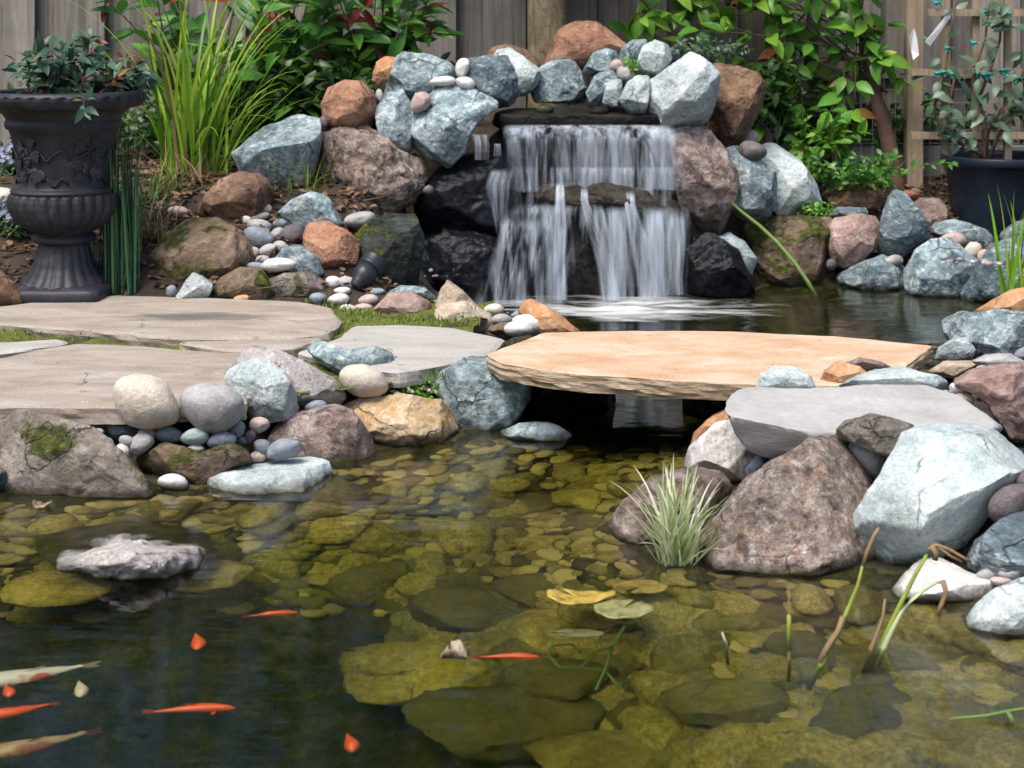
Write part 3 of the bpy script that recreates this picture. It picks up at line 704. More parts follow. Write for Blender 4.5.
rock("960,292 975,270 990,245 1024,234 1065,250 1065,310 990,312 966,304", 5.94, .15, 'dark', 'dark blue boulder beside the blue green peaked one at the right edge', lvl=6, rough=.05)
rock("1000,232 1015,222 1040,216 1060,225 1060,250 1005,250", 6.2, .11, 'dark', 'dark blue boulder behind the green iris blades', lvl=6)
rock("928,234 935,222 955,219 980,227 998,234 1004,248 975,256 945,248", 6.46, .14, 'blue', 'flat blue boulder in front of the black plant pot', lvl=6)
pebble(952, 240, 14, 8, 6.3, 'p_pink', 'pink cobble left of the flat blue boulder by the pot', 0)
pebble(972, 251, 10, 8, 6.15, 'p_tan', 'tan cobble above the blue green peaked boulder', 0)
pebble(985, 256, 8, 7, 6.1, 'p_pink', 'small pink pebble between the peaked and dark blue boulders', 0)
pebble(894, 261, 10, 6, 6.2, 'p_grey', 'grey pebble under the pointed dark blue stone', 0)
pebble(832, 264, 6, 6, 6.24, 'p_dark', 'little dark pebble under the left of the pink boulder', 0)
rock("818,197 830,187 850,182 875,185 885,195 882,214 850,220 822,216", 6.72, .14, 'brown', 'brown rounded boulder at the foot of the curved red trunk', lvl=6, rough=.04)
rock("910,207 920,198 940,199 951,215 950,228 925,230", 6.62, .12, 'pink', 'pink speckled boulder left of the black plant pot', lvl=6, rough=.04)
rock("896,198 905,190 918,191 926,199 915,206", 6.78, .08, 'rust', 'small rust coloured stone at the foot of the pale post', lvl=6)
rock("820,213 838,207 866,207 869,216 845,222 824,220", 6.48, .09, 'dark', 'thin dark blue stone lying on the brown mossy boulder', lvl=6)
rock("722,148 735,144 760,160 776,173 777,200 768,219 745,222 728,208 736,186 727,160", 6.22, .13, 'blue', 'blue boulder right of the brown purple boulder by the fall', lvl=6, rough=.04, seed=73)
rock("758,144 775,142 800,160 818,185 823,206 815,218 780,220 768,205 762,170", 6.42, .14, 'pale', 'pale blue sloping boulder behind the mossy brown one', lvl=6, rough=.025, planes=[((.3,-.7,.65),.65)])
pebble(752, 151, 16, 9, 6.2, 'p_dark', 'dark brown cobble lying on the blue boulder right of the fall', 12)
pebble(751, 138, 8, 7, 6.42, 'p_pink', 'reddish pebble under the tall brown boulder', 0)
rock("716,237 730,232 745,242 757,258 752,274 740,276 722,262", 6.14, .08, 'pale', 'rounded pale stone between the wet black rock and the mossy boulder', lvl=6, chops=2, boxy=2.3)
rock("683,252 695,233 715,234 740,253 755,290 750,308 700,310 678,308", 6.02, .13, 'wet', 'wet black rock at the right foot of the fall', lvl=6, rough=.05)
rock("664,130 690,126 712,132 723,145 736,170 741,186 733,202 727,224 720,236 698,240 680,210 672,165", 6.10, .14, 'mauve', 'large brown purple boulder at the right side of the fall', lvl=6, rough=.045, seed=79, planes=[((.3,-.7,.6),.7),((-.6,-.75,-.2),.65)])
rock("706,70 715,62 738,67 760,74 767,85 761,106 749,131 736,145 715,142 706,130 710,100", 6.36, .14, 'brown', 'tall brown boulder at the top right of the cascade', lvl=6, rough=.06, seed=83)
rock("645,98 650,80 670,67 690,51 706,60 721,75 718,96 709,121 690,127 665,126 649,117", 6.12, .13, 'pale', 'big pale blue boulder at the right of the spillway', lvl=6, rough=.045, seed=89, planes=[((-.1,-.65,.75),.7)])
rock("619,100 627,82 637,75 651,76 649,98 645,119 631,118", 6.10, .09, 'pale', 'upright pale stone left of the big pale blue boulder', lvl=6)
rock("636,66 642,47 655,40 668,45 673,58 663,73 648,78", 6.28, .10, 'pale', 'pale blue stone on top of the cascade', lvl=6)
rock("617,62 622,48 632,40 646,39 650,50 640,64 628,68", 6.40, .09, 'blue', 'blue stone at the very top behind the pale blue one', lvl=6)
rock("655,54 668,47 680,53 680,62 665,64", 6.42, .07, 'dark', 'small dark blue stone at the top right of the cascade', lvl=6)
rock("586,92 595,75 610,67 620,80 614,102 590,105", 6.26, .08, 'blue', 'small blue stone by the still water behind the spillway', lvl=6)
rock("602,102 608,80 622,79 622,106 606,108", 6.16, .07, 'pale', 'narrow pale stone right of the small blue one at the spillway', lvl=6)
pebble(616, 66, 7, 6, 6.3, 'p_pink', 'pinkish pebble among the blue stones on top', 0)
pebble(626, 74, 9, 8, 6.24, 'p_grey', 'grey cobble with weeds among the stones on top', 0)
rock("582,72 592,52 605,47 618,52 620,62 606,73 590,76", 6.42, .10, 'blue', 'blue boulder leaning against the orange brown boulder on top', lvl=6)
rock("542,68 552,40 560,28 575,21 596,22 613,33 629,45 624,58 605,66 570,70", 6.55, .16, 'rust', 'big orange brown boulder at the top of the cascade by the trunk', lvl=6, rough=.035, seed=97)
rock("530,92 541,66 555,60 573,60 581,72 588,90 585,103 535,103", 6.46, .11, 'blue', 'blocky blue stone at the back of the spillway', lvl=6, rough=.04)
rock("489,63 497,50 510,47 526,58 541,70 539,84 525,96 508,96", 6.42, .10, 'pale', 'pale blue stone left of the blocky one behind the spillway', lvl=6, rough=.04)
rock("482,62 490,48 505,44 528,50 544,66 535,76 500,74", 6.56, .10, 'brown', 'brown rounded stone half hidden behind the pale blue one on top', lvl=6)
rock("455,70 470,58 488,56 508,56 516,75 518,96 509,107 498,108 470,92", 6.16, .12, 'dark', 'dark blue green craggy boulder left of the spillway', lvl=6, rough=.06, seed=101)
rock("382,100 396,56 405,52 430,54 453,64 457,78 440,95 415,108 395,112", 6.14, .12, 'blue', 'tall blue boulder at the upper left of the cascade', lvl=6, rough=.035, seed=103, planes=[((.1,-.8,.5),.68)])
rock("406,128 418,112 432,91 446,83 475,90 499,102 499,109 480,121 472,132 465,153 450,168 425,158 411,142", 5.98, .14, 'blue', 'broad blue boulder overhanging the left of the fall', lvl=6, rough=.04, seed=107, planes=[((.05,-.6,.8),.68),((.25,-.9,-.3),.72)])
rock("375,111 386,93 402,88 413,105 414,130 411,152 398,156 381,144 377,126", 5.98, .09, 'blue', 'narrow upright blue boulder left of the broad blue one', lvl=6, rough=.035)
rock("372,80 376,62 386,56 397,58 397,76 388,92 376,90", 6.22, .08, 'orange', 'small orange stone behind the red brown round boulder', lvl=6, chops=3, boxy=2.3)
rock("321,104 328,88 345,80 362,81 375,95 377,112 370,126 350,129 332,128 323,118", 6.00, .11, 'rust', 'red brown round boulder on top of the lumpy brown boulder', lvl=6, rough=.03, chops=5)
pebble(462, 68, 6.5, 11, 6.08, 'p_white', 'upright white pebble above the broad blue boulder', 15)
pebble(466, 83, 10, 6, 6.02, 'p_white', 'white pebble lying on the broad blue boulder', 25)
pebble(444, 81, 13.5, 5, 6.02, 'p_white', 'long whitish pebble on the broad blue boulder', -4)
pebble(420, 103, 12, 8.5, 5.94, 'p_pink', 'pinkish egg shaped pebble wedged between two blue boulders', -45)
pebble(380, 96, 4.5, 7, 6.06, 'p_grey', 'small grey pebble beside the red brown round boulder', -20)
pebble(323, 123, 5, 7, 5.95, 'p_dark', 'dark pebble left under the red brown round boulder', 0)
rock("324,130 345,124 372,128 396,150 422,160 425,180 410,202 385,215 345,216 312,198 312,166", 5.96, .15, 'ochre', 'lumpy brown mossy boulder under the red brown round one', lvl=6, rough=.10, seed=109, chops=3)
rock("231,153 262,128 298,113 320,118 323,140 314,170 302,196 270,198 240,172", 5.90, .15, 'blue', 'grey blue slab boulder with dark underside left of the lumpy brown one', lvl=6, rough=.025, seed=113, planes=[((-.15,-.45,.9),.55),((.1,-.85,-.5),.6)], chops=2)
# dark wet rock behind and beside the falling water
rock("416,205 428,180 445,163 470,152 505,150 520,190 512,235 490,255 445,250 420,236", 6.02, .14, 'wet', 'wet black rock shelf left of the falling water', lvl=6, rough=.06, seed=127, planes=[((-.1,-.6,.75),.65)])
rock("380,250 420,232 450,236 470,262 462,310 400,312 384,285", 5.98, .12, 'wet', 'dark wet stone at the back between the green wet slab and the glistening rock', lvl=6)
rock("428,245 445,230 475,232 500,240 512,290 505,315 440,315 425,285", 5.90, .13, 'wet', 'wet black glistening rock at the left foot of the fall', lvl=6, rough=.08, seed=131)
rock("488,140 510,122 560,118 620,118 672,122 690,160 692,215 640,225 560,222 500,220", 6.24, .12, 'wetbrown', 'dark wall of rock behind the upper veil of water', lvl=6, rough=.05, boxy=4)
rock("496,245 520,205 560,200 590,225 602,270 604,315 560,325 492,315", 6.04, .11, 'wet', 'smooth dark rock under the left side of the lower veil', lvl=6, rough=.05, seed=137)
rock("560,300 568,245 575,222 590,215 606,240 612,290 612,318 565,318", 5.98, .06, 'wetbrown', 'narrow dark brown rock showing between the lower streams', lvl=6, rough=.06)
rock("598,215 640,205 685,210 700,240 700,315 610,316 600,270", 6.06, .12, 'wetbrown', 'dark brown rock behind the right hand streams of the fall', lvl=6, rough=.06)
rock("525,195 540,185 570,181 580,188 600,182 625,186 650,188 685,204 691,212 682,219 640,212 600,208 560,206 530,205", 5.95, .13, 'ledge', 'flat dark ledge stone that splits the falling water', name='ledge_stone', cat='ledge', lvl=6, rough=.05)
rock("492,126 494,112 504,107 580,105 652,107 668,112 672,127 640,131 560,131 500,131", 6.22, .17, 'wetbrown', 'dark brown spillway stone at the lip of the fall', name='spillway_stone', cat='ledge', lvl=6, rough=.012, boxy=5, chops=0, planes=[((0,-.2,1),.5)])
pebble(545, 110, 9, 4.5, 6.16, 'wetgreen', 'greenish wet cobble on the left of the spillway', 0)
pebble(600, 112, 10.5, 5.5, 6.12, 'wetbrown', 'brown wet cobble on the right of the spillway', 0)

# ---- bed left of the fall
rock("195,214 205,195 220,180 240,171 263,175 275,190 273,206 258,220 230,222 205,222", 5.66, .13, 'brown', 'tan brown boulder right of the green iris clump', lvl=6, rough=.04)
rock("138,278 150,255 165,235 185,222 215,217 242,232 254,256 246,272 215,292 170,298 142,292", 5.34, .16, 'mossy', 'large dark mossy boulder right of the urn', lvl=6, rough=.06, seed=139)
rock("174,299 185,282 193,272 203,276 214,285 206,301", 5.08, .06, 'pale', 'small pale blue pointed stone below the dark mossy boulder', lvl=6)
rock("205,300 220,278 240,267 266,268 277,285 272,302", 5.16, .08, 'mossy', 'tan stone with a thick cap of moss at the flagstone edge', lvl=6)
rock("262,297 268,278 285,270 315,272 331,285 327,299", 5.18, .09, 'greybrown', 'brown rounded stone right of the moss capped one', lvl=6, rough=.04)
rock("275,214 290,200 310,192 326,195 339,215 347,230 320,234 300,230", 5.56, .11, 'blue', 'light blue boulder above the red brown wet stone', lvl=6, rough=.03)
rock("303,233 308,223 330,221 350,234 361,246 357,268 330,281 314,268 304,247", 5.34, .10, 'rust', 'red brown wet stone below the light blue boulder', lvl=6, rough=.05)
rock("270,262 285,247 300,245 319,258 325,276 300,278", 5.22, .08, 'blue', 'teal blue stone in front of the red brown wet stone', lvl=6)
rock("350,242 366,222 390,214 415,214 424,240 420,275 412,298 378,298 354,274", 5.44, .12, 'wetgreen', 'dark green wet slab left of the black rocks', lvl=6, rough=.05, seed=149)
rock("386,294 400,285 425,287 437,298 422,304", 5.12, .07, 'blue', 'flat blue stone behind the pale pink stone', lvl=6)
rock("374,308 390,292 410,291 431,302 430,318 400,322 380,319", 4.96, .08, 'pink', 'pale pink stone on the moss near the spotlight', lvl=6, rough=.04)
rock("433,312 441,290 448,279 462,290 478,305 470,318 440,318", 5.02, .07, 'tan', 'pointed grey tan stone at the left end of the upper pool', lvl=6, rough=.03)
rock("426,318 440,304 470,301 494,316 500,326 478,334 446,330", 4.90, .08, 'tan', 'cream tan block in front of the pointed grey tan stone', lvl=6, rough=.045)
rock("486,330 500,323 516,322 522,333 505,341", 4.72, .05, 'mossy', 'small mossy stone at the left corner of the bridge', lvl=4)
pebble(529, 324, 17, 10.5, 4.76, 'p_white', 'white egg shaped pebble by the left corner of the bridge', 6)
pebble(518, 329, 14, 8, 4.68, 'p_white', 'pale pebble below the white egg shaped one', 6)
rock("518,312 523,301 531,298 545,305 565,318 584,334 560,342 530,335", 4.78, .08, 'orange', 'orange wedge shaped stone at the back edge of the bridge', lvl=6, rough=.03)

# added dark stones that block bright reflections in the water under the bridge
rock("490,356 540,352 606,352 614,400 604,446 530,455 490,440", 4.30, .12, 'wet', 'added dark stone blocking reflected light under the left part of the bridge', name='reflection_blocker', cat='boulder', lvl=6)
rock("684,352 720,350 790,352 800,440 720,455 682,436", 4.28, .12, 'wet', 'added dark stone blocking reflected light under the right part of the bridge', name='reflection_blocker', cat='boulder', lvl=6)
rock("596,354 640,351 692,354 696,376 640,384 594,378", 4.27, .07, 'wet', 'added dark stone hung under the middle of the bridge to block reflected light', name='reflection_blocker', cat='boulder', lvl=5)  # added, hidden behind the slab: cuts off the waterfall's mirror image
for cx, cy, rx, ry, mt, lab, tl in (
    (259,217,13,4.5,'p_grey','flat grey pebble right of the tan brown boulder',-8),
    (265,209,6.5,6,'p_tan','small tan pebble at the top of the pebble slope',0),
    (246,221,6,5,'p_tan','small tan pebble under the right end of the tan brown boulder',0),
    (259,227,13.5,7.5,'p_grey','mauve grey pebble above the dark blue round cobble',5),
    (258,238,15.5,11,'p_blue','dark blue round cobble in the middle of the pebble slope',0),
    (278,234,9,6,'p_grey','light grey pebble left of the brown purple cobble',-30),
    (291,235,13,11,'p_dark','brown purple cobble left of the red brown wet stone',-20),
    (283,223,9,6,'p_blue','slate blue pebble under the light blue boulder',0),
    (268,251,9,6.5,'p_grey','round grey pebble below the dark blue cobble',-10),
    (281,247,9,6,'p_grey','mauve grey pebble above the teal blue stone',0),
    (254,253,5.5,6.5,'p_pink','pinkish pebble beside the large dark mossy boulder',0),
    (263,260,8,4.5,'p_grey','flat grey pebble left of the teal blue stone',0),
    (279,265,19,7,'p_white','large flat whitish cobble above the brown rounded stone',-4),
    (256,267,9,5,'p_blue','bluish pebble behind the moss capped stone',0),
    (361,220,16,8,'p_grey','flat striped pebble on the dark green wet slab',-10),
    (171,291,5,6,'p_blue','bluish pebble left of the small pale blue pointed stone',0),
    (241,299,8,4,'orange','small orange pebble below the moss capped stone',0),
    (333,282,8,6,'p_white','whitish pebble left of the black spotlight',0),
    (347,283,9,7,'p_grey','greyish pebble behind the spotlight stake',0),
    (342,291,9,4,'p_white','flat pale pebble in front of the greyish one by the spotlight',0),
    (319,299,9.5,5.5,'p_blue','blue pebble on the moss at the flagstone corner',-5),
    (338,300,11,6,'p_white','white pebble right of the blue one on the moss',-5),
    (348,310,8,5.5,'p_white','small white pebble nearest the moss strip',0),
    (368,300,10,6,'p_pink','pinkish pebble at the foot of the spotlight',-15),
    (376,292,8,4.5,'p_blue','bluish pebble right of the spotlight stake',-10),
    (363,308,10,4.5,'p_pink','flat pink grey pebble left of the pale pink stone',0),
    (178,212,10,6,'p_pink','flat pinkish stone among dry leaves at the foot of the iris clump',-5),
    (494,310,10,6,'p_tan','tan pebble behind the cream tan block',0),
    (502,320,11,6,'p_grey','pale grey pebble right of the cream tan block',0),
    (519,314,9,3.8,'p_blue','flat slate pebble in front of the orange wedge stone',-5),
    (508,328,7,4,'p_blue','bluish pebble behind the white egg shaped one at the bridge corner',0),
    (428,190,5,5,'p_dark','dark little pebble wedged under the broad blue boulder',0),
    (217,232,8,4,'p_pink','pink pebble on top of the large dark mossy boulder',0)):
    yy = None
    yy = {361:5.52, 494:4.98, 502:4.9, 519:4.84, 508:4.78, 428:5.86, 217:5.36, 171:5.08, 241:5.04, 279:5.18}.get(cx, yy)
    pebble(cx, cy, rx, ry, yy, mt, lab, tl)
# left edge by the urn
rock("-30,312 -20,280 -4,266 6,274 20,291 29,303 10,308", 4.98, .09, 'brown', 'dark brown wedge stone at the left edge in front of the urn foot', lvl=5)
rock("-20,262 8,249 30,251 39,265 32,280 -15,282", 5.45, .11, 'brown', 'dark brown boulder behind the foot of the urn at the left edge', lvl=5)
rock("-40,252 -25,206 -8,202 6,206 14,230 18,256", 5.62, .12, 'mossy', 'shaded mossy boulder behind the lilac flowers', lvl=5)
pebble(-4, 199, 20, 10.5, 5.60, 'p_tan', 'pale cream cobble resting on the shaded boulder at the left edge', -6, lvl=5)
rock("120,208 132,172 150,170 170,190 182,205 160,216", 6.1, .12, 'brown', 'dim brown boulder at the back of the green iris clump', lvl=5)
rock("132,222 150,196 178,205 186,222 160,232", 5.9, .10, 'mossy', 'dim mossy boulder between the rushes and the iris clump', lvl=5)

# ------------------------------------------------------------------ flagstones and the bridge
def slab(name, label, cat, poly, ztop, thick, mat, seed, edge=0.006, edgemat=None, strata=0.012, group=None, wob=0.010, rnd=1):
    P = [G(a, b, ztop) for a, b in pts(poly)]
    P = np.array([(p.x, p.y) for p in P])
    c = P.mean(0)
    out = []
    n = len(P)
    for i in range(n):                      # break the edges up so they are not straight
        a, b = P[i], P[(i+1) % n]
        m = max(2, int(np.linalg.norm(b-a)/0.018))
        for j in range(m): out.append(a + (b-a)*j/m)
    out = np.array(out)
    for _ in range(rnd): out = (np.roll(out, 1, 0) + 2*out + np.roll(out, -1, 0))/4
    q = np.concatenate([out*7, np.full((len(out), 1), seed*3.1)], 1)
    t = np.roll(out, -1, 0) - np.roll(out, 1, 0); t /= np.linalg.norm(t, axis=1)[:, None]+1e-9
    nn = np.stack([t[:, 1], -t[:, 0]], 1)
    ar = np.sum(P[:, 0]*np.roll(P[:, 1], -1) - np.roll(P[:, 0], -1)*P[:, 1])
    if ar < 0: nn = -nn
    out = out + nn*(fbm(q, 4, seed)*wob)[:, None]
    m = len(out); V = []; 
    def ring(inset, z, jit, sd):
        qq = np.concatenate([out*14, np.full((m, 1), sd*5.7)], 1)
        j = fbm(qq, 4, seed+sd)*jit
        o = out - nn*(inset+j)[:, None]
        zz = np.full(m, z) + fbm(qq+9, 3, seed+sd)*jit*0.25
        V.extend(np.concatenate([o, zz[:, None]], 1).tolist())
    ring(edge*2.2, 0, 0.003, 1); ring(edge*0.7, -edge*0.5, 0.003, 2)
    levels = 6 if strata > 0.015 else 4
    for i in range(levels):
        ring((i/levels)*strata*0.3 + random.Random(seed+i).uniform(-.4, .5)*strata*0.3, -edge - (thick-edge)*i/(levels-1), strata*0.55, 3+i)
    Fc = [tuple(range(m))]
    Rn = 2+levels
    for r_ in range(Rn-1):
        for i in range(m):
            j = (i+1) % m
            Fc.append((r_*m+i, (r_+1)*m+i, (r_+1)*m+j, r_*m+j))
    Fc.append(tuple(range(Rn*m-1, (Rn-1)*m-1, -1)))
    if ar < 0: Fc = [tuple(reversed(f)) for f in Fc]
    V = np.array(V); V[:, 0] -= c[0]; V[:, 1] -= c[1]
    o = mesh_obj(name, V, Fc, M[mat], None, False, (c[0], c[1], ztop))
    if edgemat:
        o.data.materials.append(M[edgemat])
        for p in o.data.polygons:
            if 2*m*0 + 1 + m < p.index < len(Fc): p.material_index = 1
    return tag(o, label, cat, group)
TZ = 0.165
slab('flagstone', 'large tan grey flagstone at the foot of the urn with a dark stain', 'flagstone', "-60,312 0,306 40,301 115,295 200,297 300,301 333,307 343,321 330,333 280,337 200,338 170,338 100,331 0,323 -60,325", TZ, .045, 'flag_stained', 3)
slab('flagstone', 'narrow sliver of flagstone between the two largest flagstones', 'flagstone', "176,342 240,340 300,339 328,337 296,348 235,351", TZ-.006, .045, 'flag', 5)
slab('flagstone', 'large front flagstone with a crack above the shore stones', 'flagstone', "-60,362 0,357 32,350 75,343 120,344 182,349 246,353 236,375 250,402 130,406 15,406 -60,410", TZ, .045, 'flag', 7)
slab('flagstone', 'small grey flagstone at the left edge among moss', 'flagstone', "-60,344 0,342 60,338 70,341 48,346 0,352 -60,358", TZ-.002, .04, 'flag_pale', 9)
slab('flagstone', 'pale flagstone leading up to the sandstone bridge', 'flagstone', "294,352 340,336 352,325 400,324 455,327 506,338 492,352 440,364 400,371 360,366 322,358", TZ, .045, 'flag_pale', 11)
slab('flagstone', 'lower flagstone edge under the large front one', 'flagstone', "-60,412 15,406 130,407 180,408 120,416 15,417 -60,420", .125, .04, 'flag', 13)
slab('stone_bridge', 'broad orange sandstone slab bridging the narrow of the pond', 'bridge', "485,354 543,332 640,330 740,331 840,336 934,345 905,368 885,385 765,384 660,379 573,373 500,363", .20, .047, 'bridge', 15, edge=.005, edgemat='bridge_edge', strata=0.018, wob=.014, rnd=1)
# moss filling the joints, a bumpy sheet just under the stone tops
mx = np.arange(-2.6, 0.15, 0.02); my = np.arange(3.66, 5.16, 0.02)
ax, ay = np.meshgrid(mx, my)
q = np.stack([ax.ravel(), ay.ravel(), np.zeros(ax.size)], 1)
sdv = sdist(ax.ravel(), ay.ravel())
mz = 0.138 + fbm(q*9, 4, 21)*0.02 + fbm(q*40, 2, 22)*0.008
mz = np.where(sdv < 0.13, -0.1, mz)
mn = len(mx); ii = (np.arange(len(my)-1)[:, None]*mn + np.arange(mn-1)[None, :]).ravel()
keep = sdv[ii] > 0.16
ii = ii[keep]
k = NT('joint_moss')
pos = k.n('NewGeometry').outputs['Position']
n1 = k.noise(pos, 7, 6, 0.6); n2 = k.noise(pos, 90, 4, 0.7)
col = k.ramp(n2, [(0.3, (0.05, 0.075, 0.008)), (0.5, (0.13, 0.16, 0.015)), (0.7, (0.24, 0.24, 0.04))])
col = k.mix(k.mr(n1, 0.50, 0.62, 0, 0.85), col, (0.055, 0.036, 0.022))
M['moss'] = k.done(k.n('BsdfPrincipled', Base_Color=col, Roughness=0.95, Normal=k.bump(n2, 1.0, 0.02)))
tag(mesh_obj('moss', np.stack([ax.ravel(), ay.ravel(), mz], 1), np.stack([ii, ii+1, ii+mn+1, ii+mn], 1), M['moss']), 'yellow green moss in the joints between the flagstones', 'moss', kind='stuff')
mb = MB(); r = random.Random(5)
for line, cnt in (("0,331 60,332 130,337 200,341 250,347", 260), ("0,356 30,352 70,343", 120), ("170,297 250,300 300,301 345,305 348,320 332,335 300,346", 300), ("345,321 400,320 440,321 480,324", 220), ("392,372 420,366 445,380", 120), ("300,300 350,312 380,320", 160), ("150,298 200,300", 60)):
    L = pts(line)
    for i in range(cnt):
        t = r.random()*(len(L)-1); j = int(t); u = t-j
        a = L[j][0]+(L[j+1][0]-L[j][0])*u + r.gauss(0, 6); b = L[j][1]+(L[j+1][1]-L[j][1])*u + r.gauss(0, 2.0)
        p = G(a, b, 0.14)
        mb.blade((p.x, p.y, .138), r.random()*6.28, r.uniform(.010, .026), r.uniform(.1, .8), r.uniform(0, .9), .0035, r.random(), 3)
tag(mb.build('grass', M['grass']), 'tiny grass blades growing in the joints of the flagstones', 'grass', kind='stuff')
# fine gravel lying between the pebbles
mb = MB(); r = random.Random(6); iv, if_ = ico(1)
for (x0, y0, x1, y1, cnt) in ((240,205,300,272,200),(300,240,440,316,320),(140,180,240,230,120),(480,310,530,330,60),(395,370,440,395,60),(940,366,1024,398,60),(940,240,1000,265,60)):
    for i in range(cnt):
        a, b = r.uniform(x0, x1), r.uniform(y0, y1)
        z = 0.1; p = G(a, b, z)
        for _ in range(4):
            z = hz(p.x, p.y); p = G(a, b, z)
        if z < 0.0 or p.y > 6.3: continue
        s = r.uniform(.004, .012); sc = np.array([s*r.uniform(.8, 1.5), s*r.uniform(.8, 1.3), s*.7])
        mb.add([tuple(w) for w in iv*sc + np.array([p.x, p.y, z+s*.3])], if_, r.random())
k = NT('mixed_gravel')
t = k.n('Attribute', {'attribute_name': 'tint'}).outputs['Fac']
M['gravel'] = k.done(k.n('BsdfPrincipled', Roughness=0.8, Base_Color=k.ramp(t, [(0.0, (0.07,0.065,0.065)), (0.3, (0.17,0.16,0.155)), (0.55, (0.30,0.25,0.205)), (0.8, (0.24,0.27,0.30)), (1.0, (0.42,0.40,0.38))])))
tag(mb.build('gravel', M['gravel']), 'fine mixed gravel lying between the shore pebbles', 'gravel', kind='stuff')

# ------------------------------------------------------------------ stones under water
UW = 'olive algae coated stones on the pond bottom'
def under(cx, cy, rx, ry, zb, label, seed, lvl=5):
    p = GU(cx, cy, zb); s = p.y/F
    hgt = min(ry*s*1.1, rx*s*.5)
    P = [(rx*s*math.cos(w)*(1+.10*math.sin(3*w+seed)+.06*math.sin(5*w+seed*2)), hgt*math.sin(w)*(1+.08*math.cos(2*w+seed))) for w in np.linspace(0, 6.28, 25)[:-1]]
    v, f = stone_mesh(P, rx*s*0.75, seed, lvl, 5, 2.5, .075, (0, 1, 0), 2, [((0, -.2, 1), .7)])
    return tag(mesh_obj('submerged_stone', v, f, M['underwater'], None, True, p), label, 'stone', UW)
under(728,706,62,34,-.16,'large smooth olive stone under water left of the reed stalks',301)
under(502,726,100,36,-.26,'broad flat olive stone under water at the bottom middle of the pond',302)
under(480,614,78,26,-.24,'long olive stone under water in front of the bridge opening',303)
under(560,634,70,22,-.22,'olive stone under water below the lily pads',304)
under(560,640+40,60,14,-.20,'flat olive stone under water right of the small orange koi',305)
under(430,675,90,24,-.30,'dim olive stone under water beneath the floating dead leaf',306)
under(690,655,58,30,-.20,'ragged olive stone under water between lily pads and reeds',307)
under(790,600,70,18,-.12,'olive slab under water at the foot of the large pinkish brown boulder',308)
under(720,622,60,16,-.14,'olive slab under water below the striped grass',309)
under(960,650,70,16,-.12,'olive stone under water in front of the cream wedge stone',310)
under(940,740,120,26,-.16,'broad olive stone under water at the bottom right',311)
under(860,690,55,18,-.17,'olive stone under water below the reed stalks',312)
under(610,762,80,20,-.24,'dim olive stone under water at the bottom edge right of the broad flat one',313)
under(60,520,80,14,-.10,'olive stone under water at the foot of the big grey brown boulder',314)
under(60,590,62,12,-.15,'dim olive stone under water left below the whitish rock',315)
under(205,575,50,12,-.12,'olive stone under water right below the whitish rock',318)
def GZ(px, py):
    z = -.15
    for _ in range(6):
        p = GU(px, py, z); z = min(-.02, hz(p.x, p.y))
    return z + .004
under(700,612,52,12,GZ(700,612),'olive stone under water between the striped grass and the large pinkish brown boulder',330)
under(840,610,60,12,GZ(840,610),'flat olive stone under water below the right end of the large pinkish brown boulder',331)
under(770,634,48,12,GZ(770,634),'flat tan stone under water around the thin brown reed',332)
under(905,628,50,12,GZ(905,628),'flat tan stone under water behind the reed stalks',333)
under(1000,680,60,12,GZ(1000,680),'flat tan stone under water at the right edge below the pale blue water edge stone',334)
under(900,718,60,12,GZ(900,718),'flat tan stone under water between the reed stalks and the fallen reed',335)
under(815,738,50,12,GZ(815,738),'olive stone under water right of the large smooth olive one',336)
under(700,752,60,12,GZ(700,752),'olive stone under water in front of the large smooth olive one',337)
under(650,606,40,12,GZ(650,606),'olive stone under water right of the round lily pad',338)
under(620,700,46,12,GZ(620,700),'olive stone under water left of the large smooth olive one',339)
under(660,720,34,12,GZ(660,720),'small olive stone under water touching the large smooth olive one',340)
under(1010,735,50,12,GZ(1010,735),'olive stone under water in the bottom right corner',341)
under(540,590,52,12,GZ(540,590),'olive stone under water left of the yellow curled lily pad',342)
under(520,505,44,12,GZ(520,505),'orange brown stone under water in front of the dark bridge opening',345)
under(590,500,40,12,GZ(590,500),'olive stone under water in the dark bridge opening',346)
protos = []
r = random.Random(9)
for i in range(9):
    P = [(math.cos(w)*(1+.12*math.sin(2*w+i)+.06*math.sin(3*w+i*2)), .36*math.sin(w)*(1+.1*math.cos(3*w+i))) for w in np.linspace(0, 6.28, 25)[:-1]]
    v, f = stone_mesh(P, .8, 400+i, 5, 4, 2.6, .05, (0, 1, 0), 2)
    protos.append((v, f))
lab = 'small olive algae coated cobble lying under water among many alike'
pm = []; cnt = 0
for i in range(1400):
    if cnt >= 285: break
    a, b = r.uniform(-20, 1044), r.uniform(462, 790)
    if a < 330 and b > 575 and r.random() < .6: continue
    z = -.15; p = GU(a, b, z)
    for _ in range(5):
        z = min(-.01, hz(p.x, p.y)); p = GU(a, b, z)
    if z > -0.05 or z < -.38 or p.y < 1.9: continue
    s = r.choice((.026, .034, .042, .052, .065, .08, .10)) * (1.0 if b > 520 else .9)
    j = r.randrange(9)
    if len(pm) < 9:
        o = mesh_obj('submerged_cobble', protos[len(pm)][0], protos[len(pm)][1], M['underwater']); pm.append(o)
    else:
        o = pm[j].copy(); COL.objects.link(o)
    o.location = (p.x, p.y, z + s*.06); o.scale = (s, s*r.uniform(.7, 1.1), s*r.uniform(1.0, 1.7)); o.rotation_euler = (r.uniform(-.1, .1), r.uniform(-.1, .1), r.random()*6.28)
    tag(o, lab, 'cobble', 'submerged cobbles'); cnt += 1

